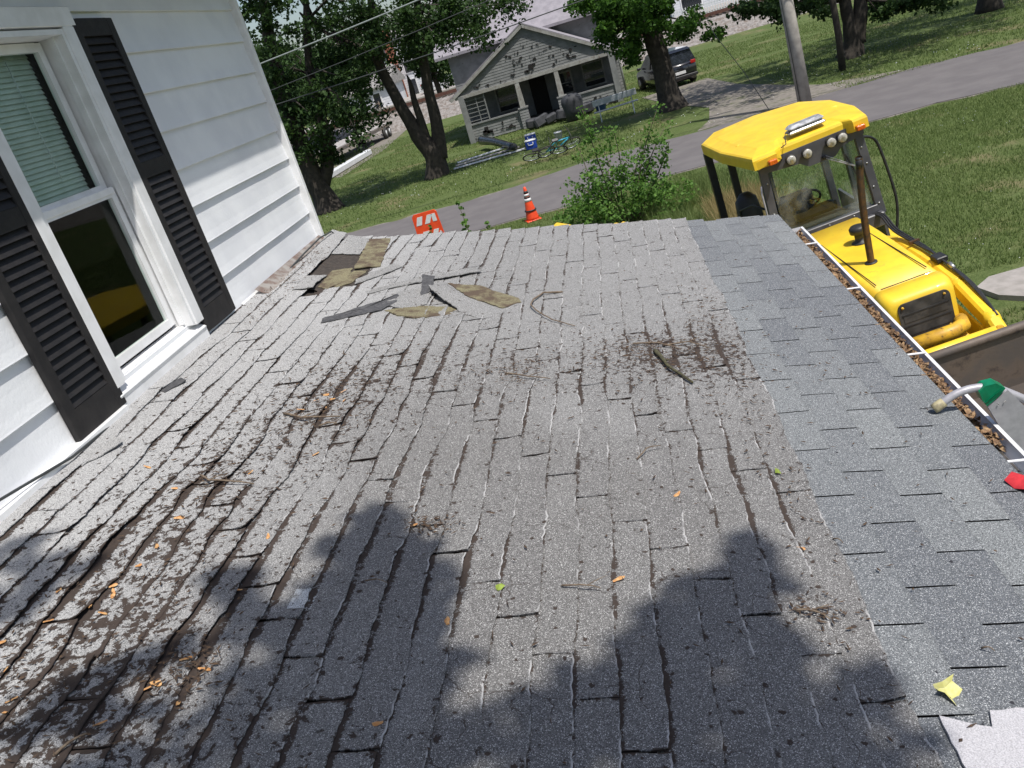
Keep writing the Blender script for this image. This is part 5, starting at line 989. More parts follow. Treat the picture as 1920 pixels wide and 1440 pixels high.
# tall grass by the cab posts
def blades(n, fx, fy, hmin, hmax, mat, name, label, seed, dens=None, wd=0.006):
    r = np.random.default_rng(seed); x = r.uniform(*fx, n); y = r.uniform(*fy, n)
    if dens is not None:
        keep = np.array([dens(a, b) for a, b in zip(x, y)]); x, y = x[keep], y[keep]; n = len(x)
    h = r.uniform(hmin, hmax, n); a = r.uniform(0, 6.28, n); ln = r.normal(size=(n, 2))*0.35*h[:, None]; w0 = wd*(0.6+r.random(n)*.9)
    V = np.stack([np.stack([x-np.cos(a)*w0, y-np.sin(a)*w0, np.zeros(n)], 1), np.stack([x+np.cos(a)*w0, y+np.sin(a)*w0, np.zeros(n)], 1), np.stack([x+ln[:, 0], y+ln[:, 1], h], 1)], 1).reshape(-1, 3)
    F = np.arange(3*n).reshape(-1, 3); me = np_mesh(name, V, F, M[mat], {'lc': np.repeat(r.random(n), 3)}); o = link_mesh(name, me, None); return tag(o, label, 'grass', kind='stuff')
def gd(x, y): return noise.noise((x*.55, y*.55, 0))+0.5*noise.noise((x*2.2, y*2.2, 3)) > -0.52+0.8*(random.random()-.5) and not (3.9 < x < 6.8 and 10.0 < y < 11.4)
blades(210000, (1.2, 14), (7.5, 22.9), 0.03, 0.085, 'blade', 'grass', 'mown green grass blades on the lawn behind the loader', 5, gd, 0.007)
blades(60000, (-9, 1.2), (12, 22.4), 0.03, 0.10, 'blade', 'grass', 'green grass blades on the verge beyond the roof', 6, gd, 0.008)
blades(26000, (0.3, 2.6), (13.2, 21), 0.10, 0.42, 'blade', 'tall_grass', 'taller unmown green grass beside the shrub', 7, lambda x, y: noise.noise((x, y, 2)) > -.25, 0.009)
blades(9000, (1.5, 2.75), (14.0, 18.0), 0.18, 0.65, 'dryblade', 'dry_grass', 'straw coloured dry grass behind the cab posts', 8, None, 0.007)
blades(150000, (-24, 22), (27.6, 60), 0.04, 0.11, 'blade', 'grass', 'mown grass blades on the lawn across the street', 9, lambda x, y: y > (28.0 if x < -4 else 29.2) and not (1.8 < x < 7.5 and y < 43 and x < 7.5-(y-29)*.12) and noise.noise((x*.4, y*.4, 5)) > -.35, 0.016)
def clover():
    V = []; F = []; r = random.Random(2)
    for _ in range(900):
        if r.random() < .5: x, y = r.uniform(1.5, 13), r.uniform(9, 22.5); s = .008
        else: x, y = r.uniform(-12, 14), r.uniform(29.4, 40); s = .017
        if noise.noise((x*.5, y*.5, 8)) < 0: continue
        nb = len(V); z = .07
        for p in ((-s, 0, 0), (0, -s, 0), (s, 0, 0), (0, s, 0), (0, 0, s)): V.append((x+p[0], y+p[1], z+p[2]))
        F += [(nb, nb+1, nb+4), (nb+1, nb+2, nb+4), (nb+2, nb+3, nb+4), (nb+3, nb, nb+4)]
    me = bpy.data.meshes.new('clover_flowers'); me.from_pydata(V, [], F); o = link_mesh('clover_flowers', me, M['whitepl']); tag(o, 'tiny white clover flowers dotting the lawns', 'flowers', kind='stuff')
clover()

# ---------------------------------------------------------------- cone, barrier, pole, wires
c = onZ(1000, 413); cone = thing('traffic_cone', 'orange traffic cone with white bands at the near edge of the street', 'cone', c)
def cr(z): return 0.155*(1-z/0.92)+0.028
MB().lathe([(cr(z), z) for z in np.linspace(0.03, 0.90, 14)]+[(0.012, 0.905)], c, 24).build('body', 'orange', cone)
MB().box(c+Vector((0, 0, 0.02)), (0.40, 0.40, 0.04), (0, 0, .3), bev=.015).build('base', 'orange', cone)
for z0, z1, m_ in ((0.52, 0.60, 'refl'), (0.66, 0.72, 'refl'), (0.605, 0.65, 'blackband'), (0.73, 0.80, 'blackband'), (0.27, 0.30, 'blackband')):
    MB().lathe([(cr(z0)+.003+(0.02 if z0 < .3 else 0), z0), (cr(z1)+.003+(0.02 if z0 < .3 else 0), z1)], c, 24).build('band', m_, cone)
ba = thing('barricade', 'orange plastic barricade panel with white diagonal stripes', 'barrier', onY(803, 420, 20.5)*1.0)
zT = 0
def bq(fx, fz, dy=0): # panel coordinates 0..1 across, 0..1 up, on plane Y=20.5
    TL, TR, BL, BR = onY(771, 405, 20.5), onY(816, 392, 20.5), onY(789, 462, 20.5), onY(838, 450, 20.5)
    p = TL.lerp(TR, fx).lerp(BL.lerp(BR, fx), 1-fz); return p+Vector((0, dy, 0))
MB().prism([bq(0, 0), bq(0, .93), bq(.08, 1), bq(.92, 1), bq(1, .93), bq(1, 0)], (0, 0.05, 0)).build('panel', 'orange', ba)
for (x0, x1, z0, z1, sk_) in ((.08, .30, .64, .90, .12), (.42, .62, .64, .90, .18), (.76, .92, .66, .9, .0), (.10, .34, .12, .42, .16), (.50, .70, .12, .42, .18), (.82, .92, .12, .34, .06)):
    MB().prism([bq(x0, z0, -.006), bq(x1, z0, -.006), bq(min(.93, x1+sk_), z1, -.006), bq(min(.9, x0+sk_), z1, -.006)], (0, 0.01, 0)).build('stripe', 'refl', ba)
for fx in (.08, .92):
    p = bq(fx, 0); MB().bar(p+Vector((0, .03, 0)), Vector((p.x, p.y+.25, 0)), .05, .04).build('leg', 'orange', ba); MB().bar(p+Vector((0, .03, 0)), Vector((p.x, p.y-.2, 0)), .05, .04).build('leg', 'orange', ba)
b = Vector((5.92, 28.3, 0)); po = thing('utility_pole', 'weathered grey wooden utility pole behind the yellow cab roof', 'pole', b)
MB().tube([b, b+Vector((-.10, 0, 2.5)), b+Vector((-.35, 0, 8.5))], [.215, .20, .15], 18).build('shaft', 'polewood', po)
MB().tube([b+Vector((-.17, -.165, 0.1)), b+Vector((-.27, -.155, 2.5)), b+Vector((-.5, -.12, 8))], .012, 5).build('ground_wire', 'wire', po)
cra = MB(); cra.bar(b+Vector((-1.5, 0, 8.2)), b+Vector((1.0, 0, 8.2)), .1, .12); cra.build('crossarm', 'polewood', po)
def wire(Y, pa, pb, rad, lab, mat='wire', ext=(-30, 8)):
    A = onY(*pa, Y); B = onY(*pb, Y); s = (B.z-A.z)/(B.x-A.x); P = []
    for k in range(25):
        x = ext[0]+(ext[1]-ext[0])*k/24; P.append((x, Y, A.z+s*(x-A.x)+0.002*(x-A.x)*(x-B.x)))
    o = MB().tube(P, rad, 6).build('overhead_wire', mat, None, label=lab, cat='wire', group='overhead wires along the street')
wire(27.0, (474, 125), (784, 0), .024, 'thick pale cable crossing the tree tops, highest of the wires', 'wirepale', (-30, 30)); wire(27.2, (552, 152), (782, 58), .014, 'thin dark wire just below the thick pale cable', ext=(-30, 30)); wire(27.4, (673, 146), (960, 48), .019, 'dark wire crossing the front of the porch gable, lowest of the wires', ext=(-30, 30))
MB().tube([onY(1325, 35, 30.5), onY(1340, 65, 30.3), onY(1395, 135, 29.5), Vector((4.95, 28.9, 0.0))], .012, 5).build('guy_wire', 'wire', None, label='thin slanting guy wire over the lawn left of the utility pole', cat='wire')

# ---------------------------------------------------------------- house across the street
HY = 44.0; hp = thing('porch_house', 'shabby white house with gabled front porch and peeling paint across the street', 'house', (-3.2, HY, 0))
def lap(mb, x0, x1, y, z0, z1, step=0.13, clipf=None, dy=-1):
    z = z0
    while z < z1-0.01:
        zt = min(z+step, z1); a0, a1 = x0, x1
        if clipf: a0, a1 = clipf(z); b0, b1 = clipf(zt)
        else: b0, b1 = x0, x1
        if a1-a0 > .05: mb.add([(a0, y+dy*.014, z), (a1, y+dy*.014, z), (b1, y, zt), (b0, y, zt), (a0, y, z), (a1, y, z)], [(0, 1, 2, 3), (0, 4, 5, 1)])
        z += step
    return mb
Y0h = HY
xl, xr_, zb = -7.35, 0.78, 2.38; ax, az = -3.23, 4.68
def gcl(z): t = (z-zb)/(az-zb); return xl+(ax-xl)*t+0.05, xr_+(ax-xr_)*t-0.05
gm = MB(); lap(gm, xl, xr_, Y0h, zb, az-.05, clipf=gcl); gab = gm.build('gable', 'oldpaint', hp, label='porch gable clad in peeling boards', kind=None)
gm = MB(); gm.prism([(xl+.1, Y0h+.02, zb), (xr_-.1, Y0h+.02, zb), (ax, Y0h+.02, az-.08)], (0, .08, 0)); gm.build('gable_back', 'oldpaint', hp)
for k, (p, q) in enumerate((((xl-.25, zb-.13), (ax, az)), ((ax, az), (xr_+.25, zb-.1)))):
    MB().bar((p[0], Y0h-.08, p[1]), (q[0], Y0h-.08, q[1]), .14, .16, up=(0, 1, 0)).build('barge_board', 'oldtrim', hp)
rfm = MB(); d = 3.2
rfm.prism([(xl-.3, Y0h-.15, zb-.08), (ax, Y0h-.15, az+.1), (ax, Y0h-.15, az+.16), (xl-.3, Y0h-.15, zb-.02)], (0, d, 0)); rfm.prism([(xr_+.3, Y0h-.15, zb-.08), (ax, Y0h-.15, az+.1), (ax, Y0h-.15, az+.16), (xr_+.3, Y0h-.15, zb-.02)], (0, d, 0)); rfm.build('porch_roof', 'lavroof', hp)
MB().box(((xl+xr_)/2, Y0h-.02, zb-.06), (xr_-xl, .18, .16), (0, R_(-.3), 0)).build('beam', 'oldtrim', hp)
ch = MB(); r = random.Random(12)
def chipq(x, z, s, y): ch.box((x, y, z), (s*r.uniform(.6, 1.4), .012, s*r.uniform(.35, .8)), (0, r.uniform(-.4, .4), 0))
for (x3, y3, s3) in ((650, 460, .16), (680, 465, .2), (710, 490, .12), (770, 470, .14), (760, 500, .12), (715, 530, .16), (745, 520, .1), (780, 530, .12), (880, 480, .16), (875, 525, .16), (850, 545, .3), (830, 580, .2), (715, 570, .1), (790, 380, .1), (860, 380, .12), (900, 360, .12), (1010, 380, .16), (1000, 460, .12), (1035, 455, .12), (1175, 405, .2), (1155, 455, .22), (1205, 460, .26), (1120, 440, .12), (1040, 530, .14), (700, 615, .16), (605, 665, .12), (500, 695, .16), (415, 715, .2), (390, 715, .1), (920, 430, .08), (745, 430, .12), (1060, 490, .1), (1210, 380, .08), (960, 410, .08)):
    p = onY(800+x3/4.364, y3/4.364, Y0h-.04); chipq(p.x, p.z, s3*.8, Y0h-.035)
    for _ in range(2): chipq(p.x+r.gauss(0, .16), p.z+r.gauss(0, .12), s3*.35, Y0h-.035)
for (x3, y3, s3) in ((490, 1080, .3), (520, 1075, .25), (690, 1030, .25), (620, 1000, .14), (820, 985, .16), (830, 1025, .18), (1430, 835, .22), (1520, 835, .26), (1470, 790, .14), (1380, 800, .12), (1340, 830, .12), (740, 960, .1), (620, 1050, .1), (400, 1140, .12), (1130, 850, .14)):
    p = onY(800+x3/4.364, y3/4.364, Y0h-.04); chipq(p.x, p.z, s3, Y0h-.07)
    for _ in range(2): chipq(p.x+r.gauss(0, .16), p.z+r.gauss(0, .1), s3*.5, Y0h-.07)
ch.build('paint_chips', 'chip', hp, kind='stuff')
lw = MB(); lap(lw, -7.1, -4.35, Y0h-.03, 0.05, .86); lw.box((-5.7, Y0h, .9), (2.8, .2, .07)); lw.box((-5.7, Y0h+.05, .45), (2.75, .1, .85)); lw.build('half_wall', 'oldpaint', hp)
lw = MB(); lap(lw, -1.9, .45, Y0h-.03, 0.05, .86); lw.box((-.7, Y0h, .9), (2.4, .2, .07)); lw.box((-.7, Y0h+.05, .45), (2.35, .1, .85)); lw.build('half_wall', 'oldpaint', hp)
for x in (-4.15, -2.15):
    lw = MB(); lw.box((x, Y0h, .5), (.42, .4, 1.0)); lap(lw, x-.22, x+.22, Y0h-.2, 0.02, .98); lw.box((x, Y0h, 1.02), (.5, .48, .06)); po_ = lw.build('pedestal', 'oldpaint', hp)
    MB().rings([[(x+sx*h_, Y0h+sy*h_, z) for sx, sy in ((-1, -1), (1, -1), (1, 1), (-1, 1))] for z, h_ in ((1.05, .13), (2.32, .10))], smooth=False).build('column', 'oldtrim', hp)
for x in (-7.05, .62): MB().box((x, Y0h, 1.18), (.28, .28, 2.34)).build('corner_column', 'oldpaint', hp)
MB().tube([(.85, Y0h-.1, 2.3), (.95, Y0h-.1, 2.0), (.98, Y0h-.1, 0.1)], .05, 8).build('downspout', 'oldtrim', hp)
fl_ = MB(); fl_.box((-3.2, Y0h+1.4, .2), (8, 2.8, .12)); fl_.build('porch_floor', 'darkwood', hp)
for k in range(3): MB().box((-3.15, Y0h-.35-.28*k, .27-.09*k), (1.7, .3, .06)).build('step', 'planks', hp)
bw = MB(); lap(bw, -7.6, 1.0, Y0h+2.8, .2, 4.2, .16); bw.box((-3.3, Y0h+6.2, 2.1), (8.6, 6.6, 4.15)); mw = bw.build('wall', 'oldpaint', hp)
def hwin(x0, x1, z0, z1, y, lab=None, mat='carglass'):
    m_ = MB()
    for (a, b_, c_, d_) in ((x0-.08, x0, z0-.08, z1+.08), (x1, x1+.08, z0-.08, z1+.08), (x0, x1, z0-.08, z0), (x0, x1, z1, z1+.08), (x0, x1, (z0+z1)/2-.02, (z0+z1)/2+.02)): m_.box(((a+b_)/2, y, (c_+d_)/2), (b_-a, .08, d_-c_))
    o = m_.build('window', 'oldtrim', hp); MB().box(((x0+x1)/2, y+.01, (z0+z1)/2), (x1-x0, .02, z1-z0)).build('pane', mat, o)
hwin(-5.6, -4.6, .9, 2.0, Y0h+2.73); hwin(-2.35, -1.6, .9, 1.9, Y0h+2.73); hwin(-.9, .1, .9, 2.0, Y0h+2.73)
MB().box((-3.35, Y0h+2.74, 1.2), (.85, .06, 1.95)).build('door', 'chip', hp)
for x in (-7.2, -7.2): pass
# barred openings at the porch ends
for xs in (-7.18, .72):
    m_ = MB()
    for z in np.arange(1.0, 2.2, .22): m_.bar((xs, Y0h+.2, z), (xs, Y0h+2.7, z), .03, .03)
    m_.bar((xs, Y0h+1.4, .9), (xs, Y0h+1.4, 2.3), .05, .05); m_.box((xs, Y0h+1.4, .5), (.12, 2.7, .8)); m_.build('end_rail', 'oldtrim', hp)
m_ = MB().bar((-6.85, Y0h-.02, 1.62), (-5.9, Y0h-.02, 1.62), .02, .02)
lat = MB()
for z in np.arange(1.05, 2.2, .2): lat.bar((-6.9, Y0h+.02, z), (-5.95, Y0h+.02, z+.0), .03, .03)
lat.bar((-6.35, Y0h+.02, .95), (-6.35, Y0h+.02, 2.3), .04, .04); lat.bar((-5.92, Y0h+.02, .95), (-5.92, Y0h+.02, 2.3), .06, .06); lat.build('lattice', 'oldpaint', hp)
ro = MB(); ro.prism([(-8.2, Y0h+2.3, 4.22), (-8.2, Y0h+2.3, 4.36), (-8.2, Y0h+6.3, 7.6), (-8.2, Y0h+10.3, 4.36), (-8.2, Y0h+10.3, 4.22)], (9.7, 0, 0)); ro.build('main_roof', 'lavroof', hp)
# things on and before the porch
def cooler(p, s, lab):
    t = thing('cooler', lab, 'cooler', p, group='blue coolers at the porch steps'); MB().box(p+Vector((0, 0, s*.36)), (s, s*.7, s*.72), bev=.03).build('body', 'bluepl', t); MB().box(p+Vector((0, 0, s*.78)), (s*1.04, s*.74, s*.13), bev=.03).build('lid', 'whitepl', t)
    MB().tube(arc([p+Vector((-.1, -s*.37, s*.62)), p+Vector((-.09, -s*.40, s*.42)), p+Vector((.09, -s*.40, s*.42)), p+Vector((.1, -s*.37, s*.62))], 4), .02, 6).build('handle', 'whitepl', t)
p = onZ(998, 279); cooler(Vector((p.x, p.y, 0)), .46, 'blue cooler with white lid standing on the grass behind the bicycles'); p2 = onY(993, 252, p.y+1.0); cooler(Vector((p2.x, p.y+1.0, 0.12)), .46, 'blue cooler with white lid farther back, partly behind the other cooler')
p = onZ(1050, 265); t = thing('bucket', 'white plastic bucket on the grass right of the coolers', 'bucket', Vector((p.x, p.y, 0)))
MB().lathe([(.12, 0), (.16, .36), (.172, .36), (.172, .40), (.15, .40), (.12, .03)], Vector((p.x, p.y, 0)), 20).build('pail', 'whitepl', t); MB().tube(arc([(p.x-.16, p.y, .38), (p.x-.13, p.y-.12, .25), (p.x+.13, p.y-.12, .25), (p.x+.16, p.y, .38)], 4), .006, 5).build('handle', 'bolt', t)
for k in range(3):
    a = onZ(852+k*4, 319-k*3); b_ = onZ(985-k*10, 281-k*1); lab = ['lowest', 'middle one', 'topmost'][k]
    MB().bar(a+Vector((0, 0, .06+.06*k)), b_+Vector((0, 0, .06+.06*k)), .22, .04).build('plank', 'planks' if k % 2 else 'whitepl', None, label='long pale plank on the grass by the porch, %s of the pile' % lab, cat='plank', group='planks piled on the grass')
a = onZ(905, 268, .3); b_ = onZ(965, 278, .2); MB().tube(arc([a+Vector((0, 0, .12)), a.lerp(b_, .4)+Vector((0, 0, .15)), b_+Vector((0, 0, .05))], 5), [.22, .21, .2, .19, .17, .17, .16, .16, .15, .15, .15], 12).build('drain_pipe', 'tarp', None, label='shiny black roll of plastic lying before the left porch wall', cat='pipe')
def bicycle(p, yaw, tilt, mat, lab):
    t = thing('bicycle', lab, 'bicycle', p, (0, 0, 0), 'bicycles lying before the porch', local=True); t.rotation_mode = 'QUATERNION'; t.rotation_quaternion = (Matrix.Rotation(yaw, 3, 'Z') @ Matrix.Rotation(tilt, 3, 'X')).to_quaternion()
    for x in (-.52, .52):
        R0 = .33; ring = [(x+R0*math.cos(a), 0, R0+R0*math.sin(a)) for a in np.linspace(0, 2*math.pi, 25)]; o = MB().tube(ring, .024, 6, cap=False).build('tyre', 'tyre', t)
        ring = [(x+.3*math.cos(a), 0, R0+.3*math.sin(a)) for a in np.linspace(0, 2*math.pi, 25)]; m_ = MB().tube(ring, .012, 5, cap=False)
        for a in np.linspace(0, 2*math.pi, 15)[:-1]: m_.tube([(x, 0, R0), (x+.3*math.cos(a), 0, R0+.3*math.sin(a))], .004, 3)
        m_.build('rim', 'benchalu', t)
    A, B, C_, D, E_ = (-.52, 0, .33), (-.05, 0, .30), (-.20, 0, .78), (.36, 0, .80), (.52, 0, .33)
    MB().tube([A, B], .016, 6).tube([A, C_], .014, 6).tube([B, C_], .02, 6).tube([C_, D], .022, 6).tube([B, D], .024, 6).build('frame', mat, t)
    MB().tube([D, E_], .018, 6).tube([D, (.33, 0, .98)], .015, 6).tube([(.33, -.3, 1.0), (.36, 0, .98), (.33, .3, 1.0)], .014, 6).build('fork', 'black', t)
    MB().box((-.24, 0, .9), (.26, .13, .06), bev=.02).build('saddle', 'black', t)
p = onZ(1048, 292); bicycle(Vector((p.x, p.y, .12)), R_(22), R_(52), 'bluebike', 'light blue bicycle lying on its side in the grass'); bicycle(Vector((p.x-.45, p.y+.25, .05)), R_(-4), R_(60), 'black', 'black bicycle lying half under the light blue one')
# bench
y_ = 38.2; xa = onY(1117, 225, y_).x; xb_ = onY(1199, 200, y_).x; bn = thing('bench', 'silver aluminium bench in front of the right half of the porch', 'bench', ((xa+xb_)/2, y_, 0))
MB().box(((xa+xb_)/2, y_-.15, .48), (xb_-xa, .26, .05), (0, R_(-1.5), 0), bev=.01).build('seat', 'benchalu', bn); MB().box(((xa+xb_)/2, y_+.2, .82), (xb_-xa, .05, .26), (0, R_(-1.5), 0), bev=.01).build('backrest', 'benchalu', bn)
for x in (xa+.25, xb_-.25): MB().bar((x, y_+.2, .85), (x, y_+.25, 0), .05, .04).bar((x, y_-.2, .46), (x, y_-.25, 0), .05, .04).bar((x, y_-.2, .44), (x, y_+.2, .44), .05, .04).build('leg', 'benchalu', bn)
p = onY(1078, 215, 41.5); gv = thing('covered_grill', 'grill under a dark grey cover beside the porch steps', 'grill', (p.x, 41.5, 0))
MB().rings([[(p.x+w1*math.cos(t), 41.5+w1*.7*math.sin(t), z) for t in np.linspace(0, 2*math.pi, 15)[:-1]] for z, w1 in ((.05, .42), (.5, .45), (.85, .52), (1.05, .48), (1.2, .3), (1.24, .08))]).build('cover', 'greycover', gv)
p = onY(1128, 206, 42.3); MB().lathe([(.2, 0), (.28, .3), (.3, .3), (.3, .34), (.26, .34), (.2, .04)], (p.x, 42.3, max(0, p.z-.2)), 18).build('blue_tub', 'bluepl', None, label='small blue tub before the right porch wall', cat='tub')
r = random.Random(31)
for k, (x3, y3, s3, lab) in enumerate(((940, 1010, .5, 'dark junk heap on the porch steps, left of the grill'), (1020, 990, .4, 'dark low box on the porch steps beside the grill'), (1130, 960, .5, 'dark bundle at the foot of the covered grill'), (905, 960, .45, 'dark round bundle at the porch door, left of the steps'), (1300, 940, .5, 'dark bundle between the covered grill and the bench'))):
    p = onZ(800+x3/4.364, y3/4.364, .2); MB().box((p.x, 42.6, .3), (s3*1.6, s3, s3), (r.uniform(-.2, .2), r.uniform(-.3, .3), r.uniform(0, 1)), bev=.08).build('junk_bundle', 'greycover', None, label=lab, cat='bundle')

# ---------------------------------------------------------------- cars
def car(p, yaw, lab, body, Lc=4.6, Wc=1.85, Hc=1.68, suv=True):
    t = thing('parked_car', lab, 'car', p, (0, 0, yaw), local=True); Wh = Wc/2
    # x forward. side profile stations
    low = [(-Lc/2, .38), (-Lc/2, .95), (-Lc/2+.12, 1.05), (Lc/2-1.15, 1.02), (Lc/2-.15, .86), (Lc/2, .7), (Lc/2, .35)]
    rings = []
    for z, f, x0, x1 in ((.22, .90, -Lc/2+.1, Lc/2-.12), (.40, .98, -Lc/2+.02, Lc/2-.02), (.72, 1.0, -Lc/2, Lc/2), (.90, .985, -Lc/2+.02, Lc/2-.25), (1.02, .96, -Lc/2+.06, Lc/2-.95)):
        w1 = Wh*f; rings.append([(x0, -w1*.86, z), (x0+.25, -w1, z), (x1-.45, -w1, z), (x1, -w1*.72, z), (x1, w1*.72, z), (x1-.45, w1, z), (x0+.25, w1, z), (x0, w1*.86, z)])
    MB().rings(rings).build('body', body, t)
    xr0, xr1 = (-Lc/2+.25, Lc/2-1.95) if suv else (-Lc/2+1.2, Lc/2-2.0)
    gb = MB().rings([[(-Lc/2+.08 if suv else -Lc/2+.7, -Wh*.94, 1.02), (Lc/2-1.05, -Wh*.94, 1.02), (Lc/2-1.05, Wh*.94, 1.02), (-Lc/2+.08 if suv else -Lc/2+.7, Wh*.94, 1.02)], [(xr0, -Wh*.78, Hc-.10), (xr1, -Wh*.78, Hc-.10), (xr1, Wh*.78, Hc-.10), (xr0, Wh*.78, Hc-.10)]], smooth=False); gb.build('windows', 'carglass', t)
    MB().rings([[(xr0-.10, -Wh*.80, Hc-.11), (xr1+.1, -Wh*.80, Hc-.11), (xr1+.1, Wh*.80, Hc-.11), (xr0-.10, Wh*.80, Hc-.11)], [(xr0+.1, -Wh*.7, Hc), (xr1-.1, -Wh*.7, Hc), (xr1-.1, Wh*.7, Hc), (xr0+.1, Wh*.7, Hc)]], smooth=False).build('roof', body, t)
    for s_ in (-1, 1):
        for x in (xr0+.95, (xr0+xr1)/2+.35): MB().bar((x, s_*Wh*.955, 1.03), (x-.05, s_*Wh*.80, Hc-.1), .07, .03, up=(0, 1, 0)).build('door_pillar', body, t)
        MB().box((Lc/2-1.35, s_*(Wh+.08), 1.08), (.12, .18, .13), bev=.03).build('mirror', body, t)
        MB().box((-Lc/2+.0, s_*Wh*.74, .98 if suv else .85), (.06, .26, .16), bev=.02).build('tail_lamp', 'taillight', t); MB().box((Lc/2-.06, s_*Wh*.66, .70), (.08, .3, .12), bev=.02).build('headlight', 'lamp', t)
        for x in (-Lc/2+.85, Lc/2-.85):
            wh = MB().lathe([(.2, -.11), (.33, -.11), (.345, -.06), (.345, .06), (.33, .11), (.2, .11)], (x, s_*(Wh-.09), .345), 22, 'y').build('wheel', 'tyre', t); MB().lathe([(.21, -.10), (.05, -.115), (.05, .115), (.21, .10)], (x, s_*(Wh-.075), .345), 14, 'y').build('rim', 'bolt', wh)
    MB().box((-Lc/2-.005, 0, .62), (.03, .52, .13)).build('number_plate', 'refl', t); MB().box((-Lc/2-.02, 0, .42), (.08, Wc*.9, .14), bev=.03).build('bumper', 'black', t)
    return t
p = onZ(1262, 163); car(Vector((3.05, 45.2, 0)), R_(104), 'black sport utility car parked on the grass behind the thick tree trunk', 'carblack')
p = onY(829, 160, 95); car(Vector((p.x, 95, 1.2)), R_(8), 'small white car parked far away beyond the railway', 'carwhite', 4.4, 1.8, 1.42, False)

# ---------------------------------------------------------------- railway, trailer, far buildings
RY = 71.0
MB().prism([(-90, RY-4.5, -.1), (-90, RY-1.8, 1.35), (-90, RY+2.2, 1.35), (-90, RY+5, .3), (-90, RY+5, -.1)], (190, 0, 0)).build('railway_bank', 'ballast', kind='structure')
rw = thing('railway_track', 'rusty railway track on a pale ballast bank beyond the houses', 'track', (0, RY, 1.35))
for y in (RY-.72, RY+.72): MB().box((0, y, 1.58), (180, .09, .2)).build('rail', 'rail', rw)
tb = MB()
for k in range(330): tb.box((-82+k*.5, RY, 1.40), (.24, 2.5, .14))
tb.build('ties', 'tie', rw, kind='stuff')
MB().add([(-90, RY+5, .3), (100, RY+5, .3), (100, 140, .9), (-90, 140, .9)], [(0, 1, 2, 3)]).build('far_ground', 'lawn', kind='structure')
MB().prism([(-60, 90, .62), (40, 90, .62), (40, 98, .72), (-60, 98, .72)], (0, 0, .45)).build('far_road', 'concrete', kind='structure')
def far_house(name, lab, x0, x1, y, z1, ridge, depth=9, roofm='farroof', chim=None, wins=(), group=None, wall='farwhite', z0=.3, side=False):
    t = thing(name, lab, 'house', ((x0+x1)/2, y, z0), group=group); m_ = MB(); m_.box(((x0+x1)/2, y+depth/2, (z0+z1)/2), (x1-x0, depth, z1-z0))
    if side: m_.prism([(x0, y, z1), (x1, y, z1), ((x0+x1)/2, y, ridge)], (0, depth, 0))
    lap(m_, x0, x1, y-.01, z0, z1, .25); w_o = m_.build('wall', wall, t)
    if side:
        xm = (x0+x1)/2; q = MB(); q.prism([(x0-.4, y-.4, z1-.25), (xm, y-.4, ridge), (xm, y-.4, ridge+.18), (x0-.4, y-.4, z1-.05)], (0, depth+.8, 0)); q.prism([(x1+.4, y-.4, z1-.25), (xm, y-.4, ridge), (xm, y-.4, ridge+.18), (x1+.4, y-.4, z1-.05)], (0, depth+.8, 0)); q.build('roof', roofm, t)
    else: MB().prism([(x0-.4, y-.4, z1-.1), (x0-.4, y-.4, z1+.06), (x0-.4, y+depth/2, ridge), (x0-.4, y+depth+.4, z1+.06), (x0-.4, y+depth+.4, z1-.1)], (x1-x0+.8, 0, 0)).build('roof', roofm, t)
    for (a, b_, c_, d_) in wins:
        o = MB().box(((a+b_)/2, y-.05, (c_+d_)/2), (b_-a+.24, .06, d_-c_+.24)).build('window', 'trim', t); MB().box(((a+b_)/2, y-.09, (c_+d_)/2), (b_-a, .04, d_-c_)).build('pane', 'carglass', o)
    if chim: MB().box((chim[0], y-.3, (z0+chim[1])/2), (.9, .6, chim[1]-z0)).build('chimney', 'brick', t)
    return t
# white house with brick chimney seen between the forked trunks
xa = onY(722, 150, 100).x; xb_ = onY(792, 150, 100).x
far_house('far_house', 'tall white house with a brick chimney seen between the forked trunks', xa-.6, xb_+.8, 100, 5.2, 8.2, 9, chim=(onY(745, 150, 99).x, 8.6), wins=((xa+2.6, xa+3.4, 1.2, 2.8), (xa+2.6, xa+3.4, 3.6, 4.8)), side=True)
xa = onY(655, 190, 92).x; xb_ = onY(738, 190, 92).x
far_house('far_shed', 'low white shed with a dark window left of the far white house', xa, xb_, 92, 3.2, 5.0, 7, wins=((onY(703, 190, 92).x, onY(716, 190, 92).x, .9, 2.6),))
far_house('far_house', 'grey roofed white house far left behind the tree trunk', -60, -46, 105, 4.2, 7.5, 9, wins=((-52, -50.5, 1, 2.6), (-49, -47.6, 1, 2.6)))
xa = onY(1262, 20, 98).x
far_house('far_warehouse', 'long white metal building beyond the railway at the top', xa, xa+40, 98, 4.8, 7, 14, roofm='farwhite', wins=((xa+1, xa+3, .8, 2.6),))
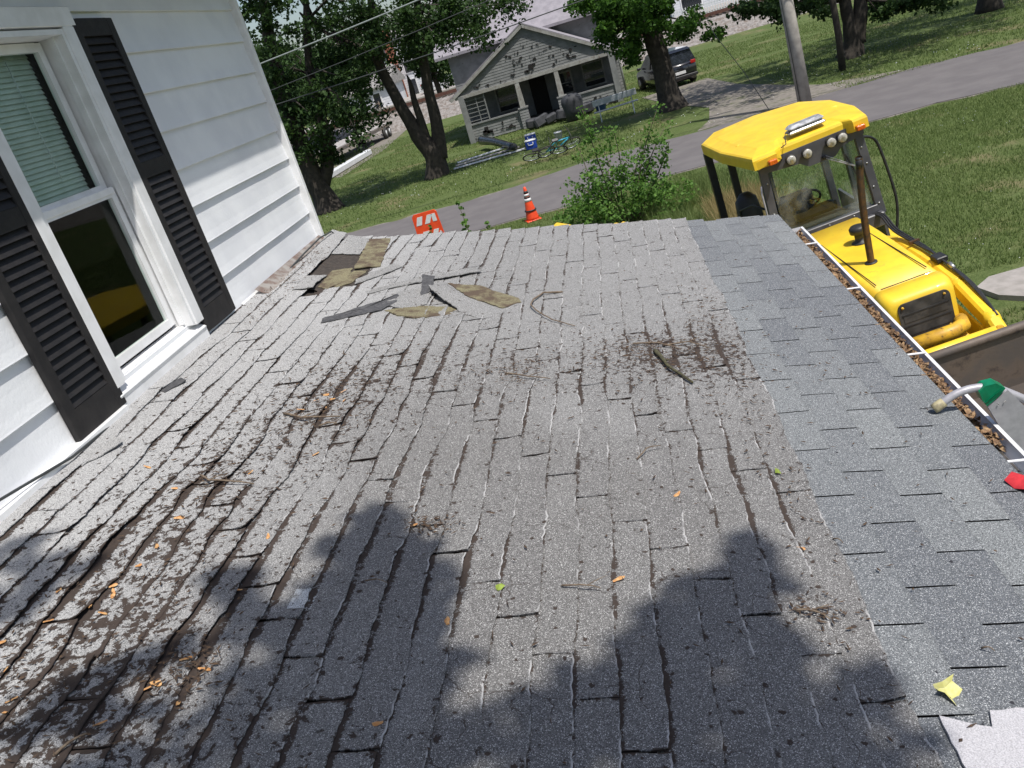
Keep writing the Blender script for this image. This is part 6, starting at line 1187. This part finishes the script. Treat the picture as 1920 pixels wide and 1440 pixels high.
fc = thing('picket_fence', 'white picket fence beyond the railway at the top of the picture', 'fence', (xa+6, 88, .6))
for z in (1.0, 1.8): MB().box((xa+6, 88, z), (15, .05, .09)).build('rail', 'whitepl', fc)
f0 = None
for k in range(60):
    x = xa-1.5+k*.25
    if f0 is None: f0 = MB().box((x, 87.95, 1.3), (.09, .03, 1.5)).build('picket', 'whitepl', fc)
    else: c_ = f0.copy(); COL.objects.link(c_); c_.location = f0.location+Vector((k*.25, 0, 0))
f2 = thing('picket_fence', 'white fence panels beside the far white car', 'fence', (-10, 92.5, .9)); xa2 = onY(805, 150, 92).x
for z in (1.5, 2.1): MB().box((xa2+2.5, 92, z), (6, .06, .08)).build('rail', 'whitepl', f2)
for k in range(5): MB().box((xa2-.3+k*1.4, 92, 1.6), (.14, .14, 1.5)).build('post', 'whitepl', f2)
# trailer and long white beam
t = thing('flatbed_trailer', 'long flatbed trailer with raised ramp parked by the railway', 'trailer', (-18, 60, 0))
A, B = Vector((-18.2, 53.5, .85)), Vector((-17.3, 65.5, .85)); MB().bar(A, B, 2.3, .22, bev=.02).build('deck', 'trailer', t); MB().bar(A+Vector((0, 0, .14)), B+Vector((0, 0, .14)), 2.1, .05).build('deck_boards', 'planks', t)
for k, y in enumerate((63.4, 64.5)):
    for s_ in (-1.05, 1.05): MB().lathe([(.2, -.12), (.4, -.12), (.42, 0), (.4, .12), (.2, .12)], (-17.4+s_, y, .42), 18, 'x').build('wheel', 'tyre', t); MB().lathe([(.2, -.125), (.2, .125)], (-17.4+s_, y, .42), 12, 'x').build('rim', 'refl', t)
rp_ = MB()
for s_ in (-.6, .6): rp_.bar((-17.3+s_, 65.7, .8), (-17.4+s_, 66.2, 2.6), .08, .08)
for k in range(6): rp_.bar((-17.9, 65.75+k*.08, 1.05+k*.28), (-16.7, 65.75+k*.08, 1.05+k*.28), .05, .05)
rp_.build('ramp', 'trailer', t)
MB().bar((-15.9, 45.2, .2), (-15.4, 54.2, .2), .42, .34, bev=.05).build('white_beam', 'whitepl', None, label='long white beam lying on the grass left of the forked tree', cat='beam')
